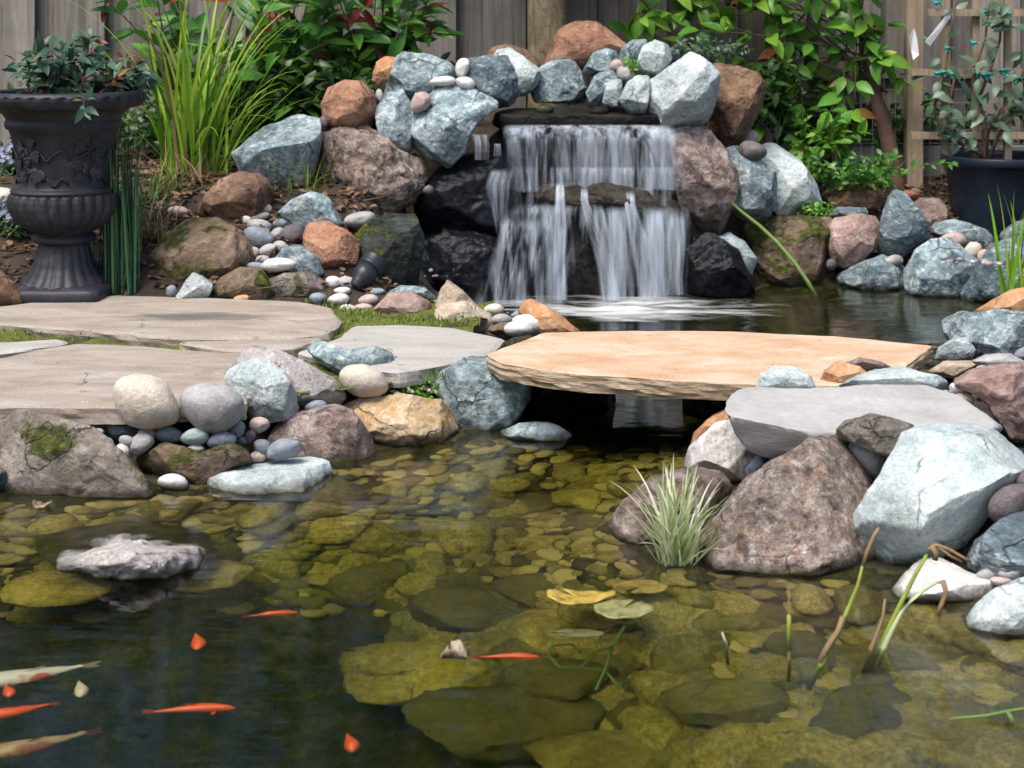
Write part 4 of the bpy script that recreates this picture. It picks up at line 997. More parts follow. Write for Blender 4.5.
# the pond bottom between the bigger stones: a bed of small flat pebbles
mb = MB(); r = random.Random(19); iv, if_ = ico(2)
bx = np.array([r.uniform(-1.7, 1.35) for _ in range(9000)]); by = np.array([r.uniform(1.95, 4.1) for _ in range(9000)]); bz = height(bx, by)
for x, y, z in zip(bx, by, bz):
    if z > -.035 or z < -.33: continue
    s = r.choice((.010, .014, .019, .026, .034)); a = r.random()*3.14
    q = iv*np.array([s*r.uniform(.9, 1.5), s, s*.42]) + iv[:, [1, 2, 0]]*s*.14
    q = np.stack([q[:, 0]*math.cos(a)-q[:, 1]*math.sin(a), q[:, 0]*math.sin(a)+q[:, 1]*math.cos(a), q[:, 2]], 1) + np.array([x, y, z+s*.02])
    mb.add([tuple(w) for w in q], if_, r.random())
k = NT('silted_pebbles')
t = k.n('Attribute', {'attribute_name': 'tint'}).outputs['Fac']
n1 = k.noise(k.n('NewGeometry').outputs['Position'], 60, 4)
M['silted'] = k.done(k.n('BsdfPrincipled', Roughness=.8, Base_Color=k.ramp(k.math('ADD', t, k.math('MULTIPLY', k.math('SUBTRACT', n1, .5), .5)), [(0, (.035,.03,.01)), (.35, (.14,.11,.025)), (.65, (.27,.21,.055)), (1, (.38,.30,.11))])))
tag(mb.build('pebble_bed', M['silted']), 'bed of small silted pebbles covering the pond bottom', 'pebbles', kind='stuff')

# ------------------------------------------------------------------ the waterfall
k = NT('falling_water')
uvn = k.n('UVMap').outputs[0]
sep = k.n('SeparateXYZ', _0=uvn)
rnd = k.n('ObjectInfo').outputs['Random']
pos = k.n('NewGeometry').outputs['Position']
sv = k.n('Mapping', Vector=pos, Scale=(1.0, 0.6, 0.055)).outputs[0]
st1 = k.math('ADD', k.math('MULTIPLY', k.noise(sv, 24, 2, 0.45, 0.15), .58), k.math('MULTIPLY', k.noise(sv, 8, 2, 0.5, 0.3), .42))
st2 = k.noise(sv, 75, 2, 0.5, 0.1)
st = k.math('ADD', k.math('MULTIPLY', st1, 0.74), k.math('MULTIPLY', st2, 0.26))
edge = k.math('MULTIPLY', k.mr(sep.outputs[0], 0.0, 0.16), k.mr(sep.outputs[0], 1.0, 0.84))
dens = k.n('Attribute', {'attribute_name': 'tint'}).outputs['Fac']
lo = k.mr(dens, 0, 1, 0.56, 0.34); hi = k.mr(dens, 0, 1, 0.88, 0.68)
alpha = k.math('MULTIPLY', k.n('MapRange', _0=k.math('ADD', st, k.mr(sep.outputs[1], 0.0, 0.5, 0.05, 0.0)), _1=lo, _2=hi, _3=0.01, _4=0.95).outputs[0], edge)
alpha = k.math('MULTIPLY', alpha, k.n('MapRange', {'interpolation_type': 'SMOOTHSTEP'}, _0=k.math('SUBTRACT', sep.outputs[1], k.math('MULTIPLY', st2, .10)), _1=-.05, _2=.07).outputs[0])
alpha = k.math('MULTIPLY', alpha, k.mr(sep.outputs[1], 0.05, 0.95, 1.0, 0.72))   # the sheet thins as it falls
df = k.n('BsdfDiffuse', Color=(0.72, 0.80, 0.92)); tl = k.n('BsdfTranslucent', Color=(0.72, 0.80, 0.92))
wsh = k.n('MixShader', _0=0.35, _1=df.outputs[0], _2=tl.outputs[0])
M['fall'] = k.done(k.n('MixShader', _0=alpha, _1=k.n('BsdfTransparent', Color=(1, 1, 1)).outputs[0], _2=wsh.outputs[0]))
wf = thing('waterfall', 'silky white waterfall in two steps pouring into the upper pool', 'waterfall', (0.3, 5.9, 0))
def veil(name, path, dens, seed, n=28, m=22, corr=0.008, bow=0.0):
    """path: rows of (left px, right px, py, Y) from the lip down"""
    V = []; U = []; Fc = []
    rows = len(path)-1
    for i in range(m+1):
        t = i/m*rows; j = min(int(t), rows-1); u = t-j
        L, R, y, Y = [path[j][q]+(path[j+1][q]-path[j][q])*u for q in range(4)]
        for c in range(n+1):
            s = c/n
            p = W(L+(R-L)*s, y, Y)
            p.y += corr*math.sin(s*31+seed)*min(1, i/m*3) + .5*corr*math.sin(s*77+seed*3) - bow*math.sin(math.pi*s)
            V.append((p.x-0.3, p.y-5.9, p.z)); U.append((s, i/m))
    for i in range(m):
        for c in range(n):
            a = i*(n+1)+c
            Fc.append((a, a+1, a+n+2, a+n+1))
    return mesh_obj(name, V, Fc, M['fall'], wf, True, None, [dens]*len(Fc), U)
veil('upper_veil', [(502,672,124,6.05),(502,678,129,5.99),(503,686,140,5.955),(505,690,165,5.94),(508,692,190,5.928)], .70, 1)
veil('upper_veil', [(506,690,166,5.935),(508,692,180,5.925),(510,694,206,5.91)], .46, 9)
veil('upper_veil', [(502,560,125,6.03),(503,552,140,5.93),(510,548,170,5.91),(515,546,192,5.90)], .42, 2)
veil('upper_veil', [(610,672,125,6.03),(622,682,140,5.93),(640,688,165,5.91),(650,692,188,5.90)], .42, 3)
veil('lower_veil', [(598,692,205,5.808),(602,692,230,5.79),(604,690,262,5.775),(600,690,300,5.765)], .38, 12)
veil('side_trickle', [(471,488,133,5.86),(474,490,146,5.84),(474,489,160,5.83)], .6, 4)
veil('side_trickle', [(494,501,143,5.86),(493,502,156,5.84)], .3, 5)
veil('side_trickle', [(490,520,168,5.87),(484,518,185,5.85),(492,512,215,5.84),(500,514,250,5.80)], .28, 6)
veil('lower_veil', [(516,600,203,5.815),(505,596,215,5.805),(494,590,245,5.785),(482,575,280,5.77),(470,570,306,5.75)], .50, 7, bow=.02)
veil('lower_veil', [(500,545,215,5.84),(497,540,245,5.79),(488,535,278,5.75),(478,540,304,5.73)], .48, 8, bow=.02)
for i, (a0, b0, a1, b1, ym, yb, dn) in enumerate(((551,569,554,565,198,300,.95),(577,592,603,620,202,301,.9),(588,606,605,618,203,301,.72),(620,640,640,660,206,298,.95),(640,668,652,664,208,296,.75),(664,690,668,682,210,295,.85),(536,552,548,560,200,302,.5),(603,622,612,634,205,300,.45))):
    c0_ = (a0+b0)/2; w0_ = (b0-a0)*.30
    veil('stream', ([(c0_-w0_*.8,c0_+w0_*.8,ym-16,5.86)] if dn > .88 else []) + [(c0_-w0_,c0_+w0_,ym,5.81),((a0*.6+a1*.4),(b0*.6+b1*.4),ym+30,5.79),((a0*.25+a1*.75),(b0*.25+b1*.75),ym+65,5.775),(a1-3,b1+3,yb,5.765)], dn, 10+i, n=10)
# churned foam where the water lands
k = NT('foam')
pos = k.n('NewGeometry').outputs['Position']
sep = k.n('SeparateXYZ', _0=k.n('UVMap').outputs[0])
dx = k.math('SUBTRACT', sep.outputs[0], 0.5); dy = k.math('SUBTRACT', sep.outputs[1], 0.5)
rad = k.math('SQRT', k.math('ADD', k.math('MULTIPLY', dx, dx), k.math('MULTIPLY', dy, dy)))
nz = k.noise(k.n('Mapping', Vector=pos, Rotation=(0, 0, -.12), Scale=(3.2, 14, 1)).outputs[0], 1.0, 6, 0.6, .6)
al = k.math('MULTIPLY', k.n('MapRange', _0=k.math('SUBTRACT', nz, k.math('MULTIPLY', rad, 0.62)), _1=0.25, _2=0.62, _3=0.0, _4=0.8).outputs[0], k.mr(rad, 0.5, 0.36))
M['foam'] = k.done(k.n('MixShader', _0=al, _1=k.n('BsdfTransparent', Color=(1, 1, 1)).outputs[0], _2=k.n('BsdfDiffuse', Color=(0.82, 0.84, 0.86)).outputs[0]))
fx, fy = np.meshgrid(np.linspace(0, 1, 40), np.linspace(0, 1, 24))
fw = np.stack([-0.20 + fx.ravel()*1.30 - .3, 5.38 + fy.ravel()*0.62 - 5.9, np.zeros(fx.size)], 1)
fw[:, 2] = 0.006 + 0.014*np.exp(-((fy.ravel()-.72)/.2)**2)*(0.6+fbm(fw*9, 3, 4)) * np.clip(4*fx.ravel()*(1-fx.ravel()), 0, 1)
ii = (np.arange(23)[:, None]*40 + np.arange(39)[None, :]).ravel()
mesh_obj('foam', fw, np.stack([ii, ii+1, ii+41, ii+40], 1), M['foam'], wf, True, None, None, np.stack([fx.ravel(), fy.ravel()], 1))

# ------------------------------------------------------------------ the urn and its plant
UX, UY = (64-512)/F*5.12, 5.12
ppm = F/UY
uz0 = H-(297-HY)/F*UY
urn = thing('garden_urn', 'dark grey fluted urn with vine relief and leafy plant', 'urn', (UX, UY, uz0))
k = NT('urn_dark_metal')
tc = k.n('TexCoord').outputs['Object']
n1 = k.noise(tc, 14, 7, 0.65); n2 = k.noise(tc, 120, 3, 0.6)
col = k.ramp(n1, [(0.3, (0.013, 0.013, 0.018)), (0.55, (0.025, 0.025, 0.033)), (0.75, (0.062, 0.060, 0.072))])
M['urn'] = k.done(k.n('BsdfPrincipled', Base_Color=col, Roughness=0.5, Specular_IOR_Level=0.3, Normal=k.bump(k.math('ADD', n1, n2), 0.3, 0.004)))
def lathe(prof, seg, mod=None, closed_top=True):
    V = []; Fc = []
    for i, (rad, z) in enumerate(prof):
        for s in range(seg):
            w = 2*math.pi*s/seg
            q = rad*(1 + (mod(i, z, w) if mod else 0))
            V.append((q*math.cos(w), q*math.sin(w), z))
    for i in range(len(prof)-1):
        for s in range(seg):
            t = (s+1) % seg
            Fc.append((i*seg+s, i*seg+t, (i+1)*seg+t, (i+1)*seg+s))
    Fc.append(tuple(range(seg-1, -1, -1)))
    if closed_top: Fc.append(tuple((len(prof)-1)*seg+s for s in range(seg)))
    return V, Fc
def dens_prof(ctrl, n):
    c = np.array(ctrl, float); t = np.linspace(0, len(c)-1, n)
    return [(np.interp(q, np.arange(len(c)), c[:, 0]), np.interp(q, np.arange(len(c)), c[:, 1])) for q in t]
PZ = lambda y: (297-y)/ppm
PR = lambda w: w/ppm
# plinth: eight sided slab with a rounded rim
pl = MB(); V = []
for rad, y in ((49,297),(51,294),(51,286),(48,283),(40,281)):
    for s in range(48):
        w = 2*math.pi*s/48; sq = 1/max(abs(math.cos(w)), abs(math.sin(w)))**0.85
        V.append((PR(rad)*math.cos(w)*sq*.93, PR(rad)*math.sin(w)*sq*.93, PZ(y)))
Fc = [(i*48+s, i*48+(s+1) % 48, (i+1)*48+(s+1) % 48, (i+1)*48+s) for i in range(4) for s in range(48)]
Fc += [tuple(range(47, -1, -1)), tuple(4*48+s for s in range(48))]
mesh_obj('plinth', V, Fc, M['urn'], urn)
V, Fc = lathe(dens_prof([(PR(a), PZ(b)) for a, b in ((42,282),(40,280),(35,274),(30,265),(27,255),(25,246),(24,241))], 40), 192, lambda i, z, w: 0.045*abs(math.sin(w*10))-.02 if 3 < i < 37 else 0)
mesh_obj('fluted_foot', V, Fc, M['urn'], urn)
V, Fc = lathe([(PR(a), PZ(b)) for a, b in ((24,242),(29,241),(31,239),(31,236),(29,234),(28,233),(27,231))], 96)
mesh_obj('collar', V, Fc, M['urn'], urn)
V, Fc = lathe(dens_prof([(PR(a), PZ(b)) for a, b in ((26,233),(30,230),(39,225),(46,219),(50.5,212),(53,205),(53,198),(51.5,193),(50,191))], 44), 240,
              lambda i, z, w: (0.075*abs(math.sin(w*14))**0.6-.05)*min(1, i/6)*min(1, (43-i)/5))
mesh_obj('gadrooned_bowl', V, Fc, M['urn'], urn)
V, Fc = lathe([(PR(a), PZ(b)) for a, b in ((48,192),(51,191),(51.5,189),(50,187),(46,186),(44.5,184),(45,175),(46.5,160),(48.5,145),(51,134),(53,129),(56,127),(57,124),(57,121),(55.5,119),(56,117),(59,113),(65,108),(68,106.5))], 96)
mesh_obj('body', V, Fc, M['urn'], urn)
V, Fc = lathe(dens_prof([(PR(a), PZ(b)) for a, b in ((66,108),(73,106.5),(77,103),(79,98),(79,94),(77,91.5),(74,90.5),(70,90.5),(67,92),(66,96))], 40), 240,
              lambda i, z, w: (0.045*abs(math.sin(w*17)) - .028)*(1 if 4 < i < 18 else 0))
mesh_obj('rim', V, Fc, M['urn'], urn)
V, Fc = lathe([(PR(60), PZ(100)), (PR(67), PZ(97))], 48)
so_ = mesh_obj('soil', V, Fc, M['soil'], urn)
# raised vine leaves, stems and grapes on the body
def rad_at(y): return PR(np.interp(y, (129,134,145,160,175,184), (53,51,48.5,46.5,45,44.5)))
rl = MB(); r = random.Random(3)
def onb(w, y, lift=0.0):
    q = rad_at(y)+lift
    return Vector((q*math.cos(w), q*math.sin(w), PZ(y)))
for base in range(5):
    w0 = -math.pi/2 + base*math.pi*.4 - 0.42
    for gi in range(20):
        y = 146 + gi*1.2; ww = w0 - .10 + r.uniform(-.11, .11)*(1-gi/24)
        p = onb(ww, y, .001); s = .0095
        rl.add([tuple(Vector(tuple(q))*s + p) for q in ico(1)[0]], ico(1)[1])
    for (dw, y, sz, rot) in ((.10,150,.042,.5),(.16,168,.052,-.3),(-.28,143,.040,1.2),(-.20,172,.035,-1.0),(.02,139,.035,1.8),(-.34,158,.034,.3)):
        c = onb(w0+dw, y, .008); out = Vector((math.cos(w0+dw), math.sin(w0+dw), 0)); tg = Vector((-out.y, out.x, 0)); up = Vector((0,0,1))
        for lb in range(5):
            an = rot + (lb-2)*.62 - math.pi/2
            d = tg*math.cos(an) + up*math.sin(an)
            rl.leaf(c - d*.006, d + out*.12, out, sz*(1 if lb == 2 else .78), sz*.55, curl=.08, fold=-.5)
    pth = [onb(w0+.25+i*.075, 150 + 5*math.sin(i*.9) + (2 if i % 3 else 0), .003) for i in range(12)]
    rl.tube(pth, .004, 6)
    pth = [onb(w0+.25+i*.06, 178 - 4*math.sin(i*1.1), .003) for i in range(10)]
    rl.tube(pth, .004, 6)
rl.build('vine_relief', M['urn'], urn)
def shrub_into(parent, origin, base, tips, leafs, stem_r, stemmat, seed, dens=.045, start=.35, sag=.1, droop=.3, per=2, smallname='foliage', stem_sides=5):
    """stems from base to tips, leaves alternating along them. leafs: list of (name, material, share, length)"""
    r = random.Random(seed); st = MB(); fol = {l[0]: MB() for l in leafs}
    o = Vector(origin)
    for tp in tips:
        b = Vector(base) if not isinstance(base, list) else Vector(r.choice(base))
        b = b + Vector((r.gauss(0, .03), r.gauss(0, .03), 0)); tp = Vector(tp); L = (tp-b).length
        c = b + (tp-b)*.5 + Vector((r.gauss(0, .10)*L, r.gauss(0, .08)*L, r.uniform(0, .22)*L))
        P = [b*(1-u)**2 + c*2*u*(1-u) + tp*u*u for u in [i/9 for i in range(10)]]
        st.tube([p-o for p in P], [stem_r*(1-.75*i/9) for i in range(10)], stem_sides)
        n = max(3, int(L*(1-start)/dens))
        for i in range(n+1):
            u = start + (1-start)*i/n
            p = b*(1-u)**2 + c*2*u*(1-u) + tp*u*u; tn = ((c-b)*2*(1-u) + (tp-c)*2*u).normalized()
            for s in range(per + (2 if i == n else 0)):
                x = r.random(); acc = 0
                for l in leafs:
                    acc += l[2]
                    if x <= acc: break
                side = Vector((r.gauss(0, 1), r.gauss(0, 1), r.gauss(0, .6))).normalized()
                d = (tn*.55 + side*.8 + Vector((0, 0, -droop*r.random()))).normalized()
                nr = (Vector((r.gauss(0, .45), -.55 + r.gauss(0, .4), .8 + r.gauss(0, .3))) - d*0.0).normalized()
                ln = l[3]*r.uniform(.65, 1.25)
                fol[l[0]].leaf(p-o + d*.008, d, nr, ln, ln*(l[4] if len(l) > 4 else .42), min(1, max(0, r.gauss(.5, .22))), r.uniform(.0, .5), r.uniform(.1, .45))
    st.build('stems', stemmat, parent)
    for l in leafs:
        if fol[l[0]].f: fol[l[0]].build(l[0], l[1], parent)
r = random.Random(21)
top = Vector((UX, UY, uz0+PZ(95)))
tips = []
for i in range(34):
    a = r.uniform(14, 140); hi_ = 34 + abs(a-80)*.40
    p = W(a, r.uniform(hi_, 96), UY + r.uniform(-.16, .18)); tips.append(p)
tips += [W(84, 108, UY-.30), W(20, 72, UY-.1), W(146, 74, UY)]
shrub_into(urn, (UX, UY, uz0), [(UX+r.gauss(0, .07), UY+r.gauss(0, .07), uz0+PZ(97)) for _ in range(8)], tips,
           [('foliage', M['leaf_teal'], .87, .056), ('orange_leaves', M['leaf_orange'], .09, .05), ('red_leaves', M['leaf_red'], .04, .045)], .003, M['stem'], 22, dens=.028, start=.3, per=3)

# ------------------------------------------------------------------ garden spotlight
c0 = W(366, 273, 5.2)
sp = thing('spotlight', 'black cylindrical garden spotlight tilted up among the pebbles', 'spotlight', (c0.x, c0.y, c0.z-.06))
ax_ = Vector((.55, -.52, -.45)).normalized()*-1      # from lens end (up right, away) back to the cable end
def capsule(name, prof, mat, origin, axis, seg=40, parent=None):
    a = axis.normalized(); b = a.cross(Vector((0, 0, 1))).normalized(); c = a.cross(b)
    V = []; Fc = []
    for rad, t in prof:
        for s in range(seg):
            w = 2*math.pi*s/seg
            V.append(origin + a*t + (b*math.cos(w)+c*math.sin(w))*rad)
    for i in range(len(prof)-1):
        for s in range(seg): Fc.append((i*seg+s, i*seg+(s+1) % seg, (i+1)*seg+(s+1) % seg, (i+1)*seg+s))
    Fc += [tuple(range(seg-1, -1, -1)), tuple((len(prof)-1)*seg+s for s in range(seg))]
    o = mesh_obj(name, V, Fc, mat, parent)
    bm = bmesh.new(); bm.from_mesh(o.data); bmesh.ops.recalc_face_normals(bm, faces=bm.faces); bm.to_mesh(o.data); bm.free()
    return o
axis = Vector((.50, .55, .62))
oo = Vector((0, 0, .062))
capsule('housing', [(.020,-.072),(.025,-.068),(.026,-.045),(.036,-.030),(.040,-.015),(.041,.02)], M['blackmetal'], oo, axis, parent=sp)
capsule('shroud', [(.041,.018),(.0455,.020),(.0455,.026),(.044,.030),(.046,.055),(.046,.062),(.040,.066)], M['blackmetal'], oo, axis, parent=sp)
capsule('lens', [(.038,.066),(.036,.0675)], M['lens'], oo, axis, parent=sp)
mb = MB(); mb.tube([(0,0,.05),(.002,-.006,.02),(.002,-.004,-.03)], [.011,.009,.009], 10); mb.build('stake', M['blackmetal'], sp)
mb = MB(); mb.box(-.016,.016,-.02,.012,.012,.022); mb.build('bracket', M['blackmetal'], sp)

# ------------------------------------------------------------------ the fence, the low wall, the trunks
FY = 7.2
fn = thing('board_fence', 'weathered grey board on board wooden fence across the back of the garden', 'fence', (0, FY, .2))
mf = MB(); mbk = MB(); r = random.Random(12)
x = -4.2; i = 0
while x < 4.2:
    w = .205 + r.uniform(-.006, .006)
    h = 1.62 + r.uniform(-.01, .01)
    mf.box(x, x+w, -.012 + r.uniform(-.003, .003), .010, .10, h, r.random())
    mbk.box(x+w-.03, x+w+.19, .052, .072, .10, h, r.random()*.6)
    x += w + .135; i += 1
mf.build('front_boards', M['fence'], fn, False); mbk.build('back_boards', M['fence'], fn, False)
mr_ = MB()
for z in (.18, .62, 1.45): mr_.box(-4.2, 4.2, .012, .050, z, z+.09, .3)
mr_.build('rails', M['fence'], fn, False)
lw = MB(); V0 = W(838, 146, 7.05)
lw.box(V0.x-.02, 3.6, 6.98, 7.10, .10, V0.z, .5)
o = lw.build('low_wall', M['concrete'], None, False)
bm = bmesh.new(); bm.from_mesh(o.data); bmesh.ops.bevel(bm, geom=bm.edges[:], offset=.012, segments=2, affect='EDGES'); bm.to_mesh(o.data); bm.free()
tag(o, 'low grey concrete wall behind the wire mesh and the trellis', 'wall')
rb = MB(); a = W(838, 97, 7.12); b = W(1100, 97, 7.12)
# birch-like trunk behind the cascade
k = NT('pale_bark')
tc = k.n('TexCoord').outputs['Object']
n1 = k.noise(k.n('Mapping', Vector=tc, Scale=(1, 1, .35)).outputs[0], 22, 8, 0.65, .6)
n2 = k.noise(k.n('Mapping', Vector=tc, Scale=(1, 1, 5)).outputs[0], 14, 5, 0.6)
col = k.ramp(n1, [(0.3, (0.075,0.055,0.03)), (0.48, (0.19,0.145,0.085)), (0.7, (0.32,0.26,0.17))])
col = k.mix(k.mr(n2, .60, .68, 0, .8), col, (0.07, 0.05, 0.03))
M['bark'] = k.done(k.n('BsdfPrincipled', Base_Color=col, Roughness=.85, Normal=k.bump(n1, .8, .01)))
tb = W(548, 70, 6.95)
TH = Vector((tb.x, 6.95, .45))
tr = thing('garden_tree', 'tree with pale tan bark rising behind the cascade', 'tree', TH)
mb = MB(); r = random.Random(17)
P = [(0,0,-.05),(0.005,0,.3),(-.004,.005,.8),(.01,.01,1.3),(.03,.03,1.9),(.02,.05,2.4)]
mb.tube(P, [.115,.098,.093,.088,.075,.05], 20)
limbs = []
for (z, az, L) in ((1.45,.3,1.1),(1.6,2.4,1.2),(1.8,4.3,1.0),(2.0,1.3,.9),(2.2,5.4,.9),(2.3,3.4,.9)):
    e = Vector((math.cos(az)*L, math.sin(az)*L*.8, z+L*.65)); s = Vector((.02, .02, z))
    m_ = s.lerp(e, .5)+Vector((0, 0, -.12))
    mb.tube([s, m_, e], [.04,.028,.01], 8); limbs.append((s, m_, e))
mb.build('trunk', M['bark'], tr)
mb = MB()
for (s, m_, e) in limbs:
    for q in range(520):
        u = r.uniform(.3, 1.05); p = s.lerp(e, u) + Vector((r.gauss(0, .26), r.gauss(0, .26), r.gauss(0, .20)))
        if p.z < 1.25: continue
        mb.leaf(p, (r.gauss(0, 1), r.gauss(0, 1), r.uniform(-1, .3)), (r.gauss(0, .5), r.gauss(0, .5), 1), r.uniform(.07, .12), .045, r.random(), .3)
mb.build('crown', M['leaf'], tr)
# curved red brown trunk on the right
pts_c = [(896,208,6.85),(895,185,6.85),(890,150,6.85),(882,115,6.87),(874,92,6.9),(868,60,6.9),(862,30,6.9),(856,-5,6.95),(848,-60,7.0)]
P = [W(*q) for q in pts_c]; o0 = P[0].copy()
ct = thing('shrub_tree', 'small tree with a curved red brown trunk behind the brown rounded boulder', 'tree', o0)
mb = MB(); mb.tube([p-o0 for p in P], [.052,.046,.038,.034,.028,.026,.024,.021,.015], 14); 
mb.build('trunk', M['redbark'], ct)
r = random.Random(31)
tips = []
for i in range(44):
    a = r.choice((r.uniform(560, 700), r.uniform(690, 905), r.uniform(750, 905))); b = r.uniform(-60, 62) if a < 720 else r.uniform(-60, 175 if a < 850 else 120)
    if a < 720: b = r.uniform(-70, 32)
    tips.append(W(a, b, r.uniform(6.65, 7.05)))
shrub_into(ct, o0, None, [], [('foliage', M['leaf'], 1, .1)], .006, M['stem'], 1) if False else None
shrub_into(ct, o0, [P[4], P[5], P[6], P[7], W(760, -40, 6.95), W(640, -60, 6.95), W(810,0,6.95)], tips, [('foliage', M['leaf_bright'], .96, .115, .50), ('orange_leaves', M['leaf_orange'], .04, .09, .45)], .006, M['stem'], 33, dens=.085, start=.45, per=2)
# photinia-like shrub on the left
b0 = W(330, 150, 6.7); b0.z = hz(b0.x, 6.7)
ph = thing('red_tipped_shrub', 'large evergreen shrub with some red leaves against the left of the fence', 'shrub', b0)
r = random.Random(41); tips = []
for i in range(64):
    a = r.choice((r.uniform(90, 330), r.uniform(290, 430), r.uniform(250, 440))); b = r.uniform(-60, 135)
    if a > 395: b = r.uniform(-40, 60)
    if a < 170: b = r.uniform(-50, 70)
    tips.append(W(a, b, r.uniform(6.35, 7.0)))
shrub_into(ph, b0, [b0, b0+Vector((-.35, .05, 0)), b0+Vector((.2, .05, 0)), b0+Vector((-.6, .05, 0))], tips,
   [('foliage', M['leaf'], .91, .135, .40), ('red_leaves', M['leaf_red'], .09, .125, .38)], .008, M['stem'], 43, dens=.085, start=.3, per=2)
# small green plants
def low_plant(name, label, cat, cx, cy, Y, n, spread, hgt, mat, leaf, seed, group=None, per=2, dens=.03):
    b = W(cx, cy, Y); b.z = max(hz(b.x, Y), b.z-.03)
    t = thing(name, label, cat, b, group); r = random.Random(seed); tips = []
    for i in range(n):
        tips.append(b + Vector((r.gauss(0, spread), r.gauss(0, spread*.6), r.uniform(.25, 1)*hgt)))
    shrub_into(t, b, b, tips, [('foliage', M[mat], 1, leaf, .5)], .002, M['stem_green'], seed, dens=dens, start=.2, per=per)
    return t
low_plant('leafy_weed', 'low leafy ground cover under the curved red brown trunk', 'plant', 845, 182, 6.62, 30, .17, .15, 'leaf', .036, 51, per=3)
low_plant('leafy_weed', 'bright green seedling with round leaves above the low ground cover', 'plant', 828, 150, 6.7, 12, .06, .16, 'leaf_bright', .06, 52)
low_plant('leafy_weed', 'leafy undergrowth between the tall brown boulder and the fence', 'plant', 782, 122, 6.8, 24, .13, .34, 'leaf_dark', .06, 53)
low_plant('leafy_weed', 'feathery grey green plant growing on top of the cascade stones', 'plant', 688, 66, 6.6, 26, .10, .16, 'leaf_grey', .028, 54, dens=.02, per=3)
low_plant('leafy_weed', 'tiny weed rooted between the blue stones on top of the cascade', 'plant', 632, 66, 6.22, 10, .03, .06, 'leaf_bright', .018, 55, dens=.015)
low_plant('leafy_weed', 'small weeds in the gap left of the rugged blue boulder', 'plant', 412, 386, 4.04, 24, .045, .045, 'leaf_bright', .016, 56, dens=.012)
low_plant('leafy_weed', 'small green weed beside the pale blue sloping boulder', 'plant', 818, 210, 6.35, 10, .03, .06, 'leaf_bright', .025, 57, dens=.02)
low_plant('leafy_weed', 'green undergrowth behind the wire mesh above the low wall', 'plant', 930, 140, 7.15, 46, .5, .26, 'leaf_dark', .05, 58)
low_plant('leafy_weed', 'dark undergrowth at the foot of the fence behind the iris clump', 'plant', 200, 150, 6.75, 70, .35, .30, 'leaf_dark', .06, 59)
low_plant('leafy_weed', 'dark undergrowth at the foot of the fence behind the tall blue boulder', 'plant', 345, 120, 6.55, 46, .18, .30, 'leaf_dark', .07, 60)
for lab, cx, cy, Y, sd in (('grey green plant with lilac flowers under the cream cobble at the left edge', 16, 238, 5.5, 61), ('grey green plant with lilac flowers behind the bowl of the urn', 14, 178, 6.0, 62)):
    t = low_plant('flowering_plant', lab, 'plant', cx, cy, Y, 40, .07, .13, 'leaf_grey', .022, sd, dens=.015, per=3)
    r = random.Random(sd); mb = MB()
    for i in range(26):
        c = Vector((r.gauss(0, .07), r.gauss(-.05, .03), r.uniform(.06, .14)))
        for q in range(5):
            w = q*1.257
            mb.leaf(c, (math.cos(w), -.3, math.sin(w)), (0, -1, .3), .011, .009, r.random(), .1, .1)
    mb.build('flowers', M['petal'], t)

# ------------------------------------------------------------------ blade plants
def clump(name, label, cat, cx, cy, Y, n, L, lean, droop, width, mat, seed, spread=.05, extra=None, z=None, n_seg=9, azb=None):
    b = W(cx, cy, Y)
    b.z = hz(b.x, b.y)-.01 if z is None else z
    t = thing(name, label, cat, b); r = random.Random(seed); mb = MB(); dr = MB()
    for i in range(n):
        az = r.random()*6.28 if azb is None else r.gauss(*azb)
        q = r.random()
        m = dr if extra and q < extra else mb
        m.blade((r.gauss(0, spread), r.gauss(0, spread*.6), 0), az, r.uniform(*L), abs(r.gauss(0, lean)), r.uniform(*droop), width*r.uniform(.7, 1.2), r.random(), n_seg, r.uniform(-.6, .6))
    mb.build('blades', M[mat], t)
    if dr.f: dr.build('dry_blades', M['dry'], t)
    return t
clump('iris_clump', 'tall bright green iris clump with arching blades behind the pebble slope', 'plant', 188, 178, 6.0, 78, (.40, 1.0), .30, (.1, 1.9), .018, 'blade', 71, .045, .07)
clump('iris_clump', 'leaning green blades arching right over the grey blue slab boulder', 'plant', 214, 182, 6.0, 30, (.40, .72), .30, (.4, 1.6), .014, 'blade', 72, .03, .12, azb=(.1, .55))
clump('rush_clump', 'dense dark green rushes standing beside the urn', 'plant', 120, 284, 5.16, 170, (.30, .62), .085, (.0, .22), .0075, 'blade_dark', 73, .032, .05, n_seg=5)
clump('striped_grass', 'tuft of pale striped grass at the water edge', 'grass tuft', 676, 562, 3.045, 130, (.10, .225), .40, (.1, 1.1), .0066, 'blade_pale', 74, .016, None, z=-.01)
clump('iris_plant', 'green iris blades at the right edge in front of the plant pot', 'plant', 1015, 292, 5.55, 15, (.30, .56), .22, (.0, .35), .017, 'blade', 75, .03, None)
for lab, cx, cy, Y, n, mt, sd in (('dry straggly grass tuft between the rushes and the large dark mossy boulder', 150, 268, 5.45, 60, 'dry', 81), ('thin green grass tuft left of the tan brown boulder', 166, 232, 5.75, 60, 'grass', 82), ('brown dead stalks at the foot of the iris clump', 196, 205, 5.85, 40, 'dry', 83), ('thin green grass behind the rushes by the urn', 132, 240, 5.6, 70, 'blade_dark', 84), ('small grass tuft between the lumpy brown boulder and the light blue boulder', 300, 205, 5.8, 34, 'grass', 85)):
    clump('grass_tuft', lab, 'grass tuft', cx, cy, Y, n, (.08, .24), .5, (.2, 1.6), .005, mt, sd, .05, None, n_seg=6)
